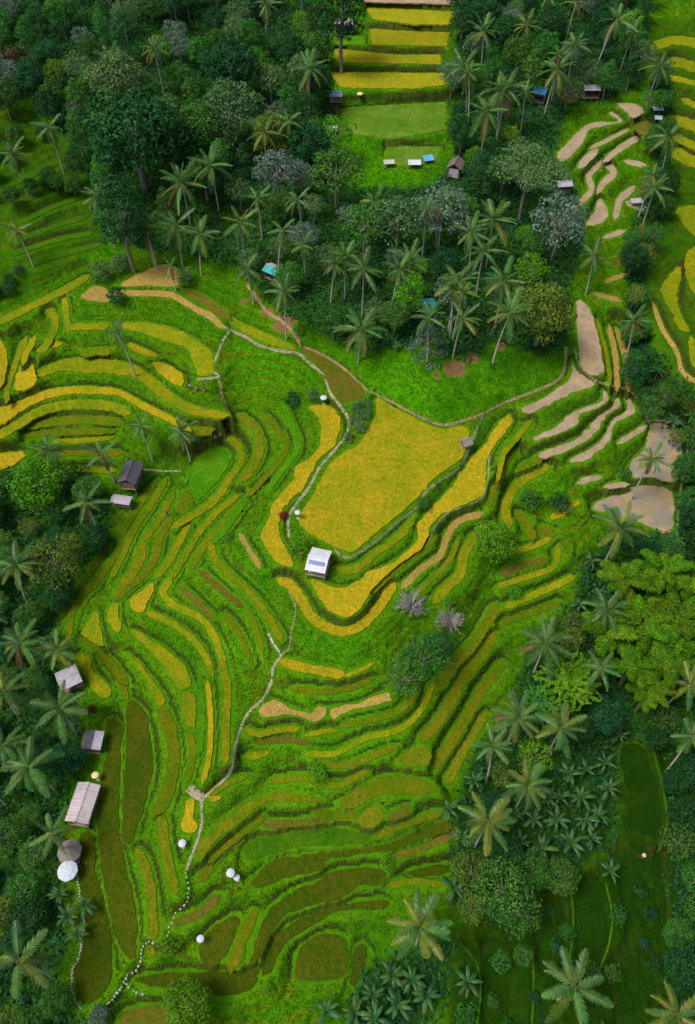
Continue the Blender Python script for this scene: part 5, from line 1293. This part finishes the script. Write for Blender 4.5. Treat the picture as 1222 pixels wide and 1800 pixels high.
def tarp(label, u, v, w, l, rz, mat):
    x, y, z = hit(u, v, 1.2); e = tag(empty('tarpaulin_shelter', (x, y, z), R(rz)), label, 'tarpaulin', 'tarpaulins')
    for a in (-1, 1):
        for b in (-1, 1): part('pole', box(a * l / 2 * .95 - .04, a * l / 2 * .95 + .04, b * w / 2 * .95 - .04, b * w / 2 * .95 + .04, -.4, 1.25 if b > 0 else 1.0), 'wood', e)
    V = []; Fc = []; n = 6
    for j in range(n + 1):
        for i in range(n + 1):
            a, b = i / n - .5, j / n - .5; V.append((a * l, b * w, 1.15 + .25 * b - .16 * (1 - 4 * a * a) * (1 - 4 * b * b)))
    for j in range(n):
        for i in range(n): o = j * (n + 1) + i; Fc.append((o, o + 1, o + n + 2, o + n + 1))
    part('sheet', (V, Fc), mat, e, True)
tarp('white tarpaulin at the front edge of the lawn', 729, 285, 1.9, 3.0, 0, 'canvas')
tarp('dull white tarpaulin left of the other white one on the lawn', 684, 284, 1.5, 2.6, 4, 'wall')
tarp('sky blue tarpaulin at the right front corner of the lawn', 753, 277, 2.2, 2.4, 12, 'blue')
tarp('white tarpaulin at the left side of the lawn', 583, 225, 1.8, 2.8, 0, 'canvas')
tarp('upper white tarpaulin beside the back soil steps', 1157, 190, 1.8, 2.6, 5, 'canvas')
tarp('lower white tarpaulin beside the back soil steps', 1158, 206, 1.5, 1.9, -5, 'canvas')
tarp('bluish sheet on the lowest of the back soil steps', 1120, 352, 1.6, 2.8, 8, 'lav_sheet')

# ---- people: one skinned body each, clothes over it
def skin_mesh(name, verts, edges, rad, root=0):
    me = bpy.data.meshes.new(name); me.from_pydata(verts, edges, [])
    o = bpy.data.objects.new(name, me); COL.objects.link(o)
    md = o.modifiers.new('skin', 'SKIN'); md.use_smooth_shade = True
    for i, r in enumerate(rad):
        d = me.skin_vertices[0].data[i]; d.radius = (r, r) if not isinstance(r, tuple) else r; d.use_root = (i == root)
    o.modifiers.new('sub', 'SUBSURF').levels = 1
    out = bpy.data.meshes.new_from_object(o.evaluated_get(bpy.context.evaluated_depsgraph_get()))
    bpy.data.objects.remove(o); out.name = name; return out
BV = [(0,0,.95),(0,0,1.15),(0,0,1.38),(0,.01,1.5),(0,-.01,1.6),(0,-.01,1.72),
      (.17,0,1.40),(.24,-.02,1.14),(.24,-.14,.92),(.235,-.17,.83),(-.17,0,1.40),(-.24,.02,1.14),(-.22,-.10,.90),(-.215,-.13,.81),
      (.09,0,.90),(.10,-.03,.50),(.10,.02,.08),(.11,-.14,.03),(-.09,0,.90),(-.10,.05,.50),(-.10,.10,.08),(-.11,-.06,.03)]
BE = [(0,1),(1,2),(2,3),(3,4),(4,5),(2,6),(6,7),(7,8),(8,9),(2,10),(10,11),(11,12),(12,13),(0,14),(14,15),(15,16),(16,17),(0,18),(18,19),(19,20),(20,21)]
BR = [(.15,.11),(.14,.10),(.16,.10),.055,.095,.075,.06,.048,.038,.032,.06,.048,.038,.032,.085,.06,.04,.035,.085,.06,.04,.035]
BODY = skin_mesh('body', BV, BE, BR)
SI = [0,1,2,6,7,10,11]; SM = {k: i for i, k in enumerate(SI)}
SHIRT = skin_mesh('shirt', [BV[i] for i in SI], [(SM[a], SM[b]) for a, b in BE if a in SM and b in SM], [tuple(q * 1.15 for q in (BR[i] if isinstance(BR[i], tuple) else (BR[i],) * 2)) for i in SI])
TI = [0,14,15,16,18,19,20]; TM = {k: i for i, k in enumerate(TI)}
TROU = skin_mesh('trousers', [BV[i] for i in TI], [(TM[a], TM[b]) for a, b in BE if a in TM and b in TM], [tuple(q * 1.15 for q in (BR[i] if isinstance(BR[i], tuple) else (BR[i],) * 2)) for i in TI])
def person(label, u, v, rz, shirt, trousers, hat=None):
    x, y, z = hit(u, v, .8); e = tag(empty('person', (x, y, z), R(rz)), label, 'person', 'people on the terraces')
    obj('body', BODY, M['skin'], e)
    for me, nm, mt in ((SHIRT, 'shirt', shirt), (TROU, 'trousers', trousers)):
        m2 = me.copy(); m2.materials.clear(); m2.materials.append(M[mt]); obj(nm, m2, None, e)
    n = 14; V = []; Fc = []
    prof = ((.30, 1.68), (.16, 1.78), (.03, 1.88)) if hat else ((.10, 1.62), (.115, 1.70), (.06, 1.80))
    for q, zz in prof:
        for i in range(n): a = 6.2832 * i / n; V.append((q * math.cos(a), .012 + q * math.sin(a), zz))
    for l in (0, 1):
        for i in range(n): j = (i + 1) % n; Fc.append((l * n + i, l * n + j, l * n + n + j, l * n + n + i))
    Fc.append(tuple(range(2 * n, 3 * n)))
    part('straw_hat' if hat else 'hair', (V, Fc), hat or 'black_cloth', e, True)
person('visitor in white shirt at the path bend in the left terraces', 334, 680, 20, 'white_cloth', 'black_cloth')
person('visitor in pink shirt beside the one in white', 345, 684, -30, 'pink_cloth', 'maroon_cloth')
person('visitor in maroon shirt at the right of the three on the left path', 358, 685, 60, 'maroon_cloth', 'white_cloth')
person('farmer in a straw hat on the dark valley terrace', 1130, 1506, 140, 'brown_cloth', 'brown_cloth', 'straw')
person('person in maroon crouched among the paddies in front of the dark thatched hut', 294, 902, 0, 'maroon_cloth', 'black_cloth')
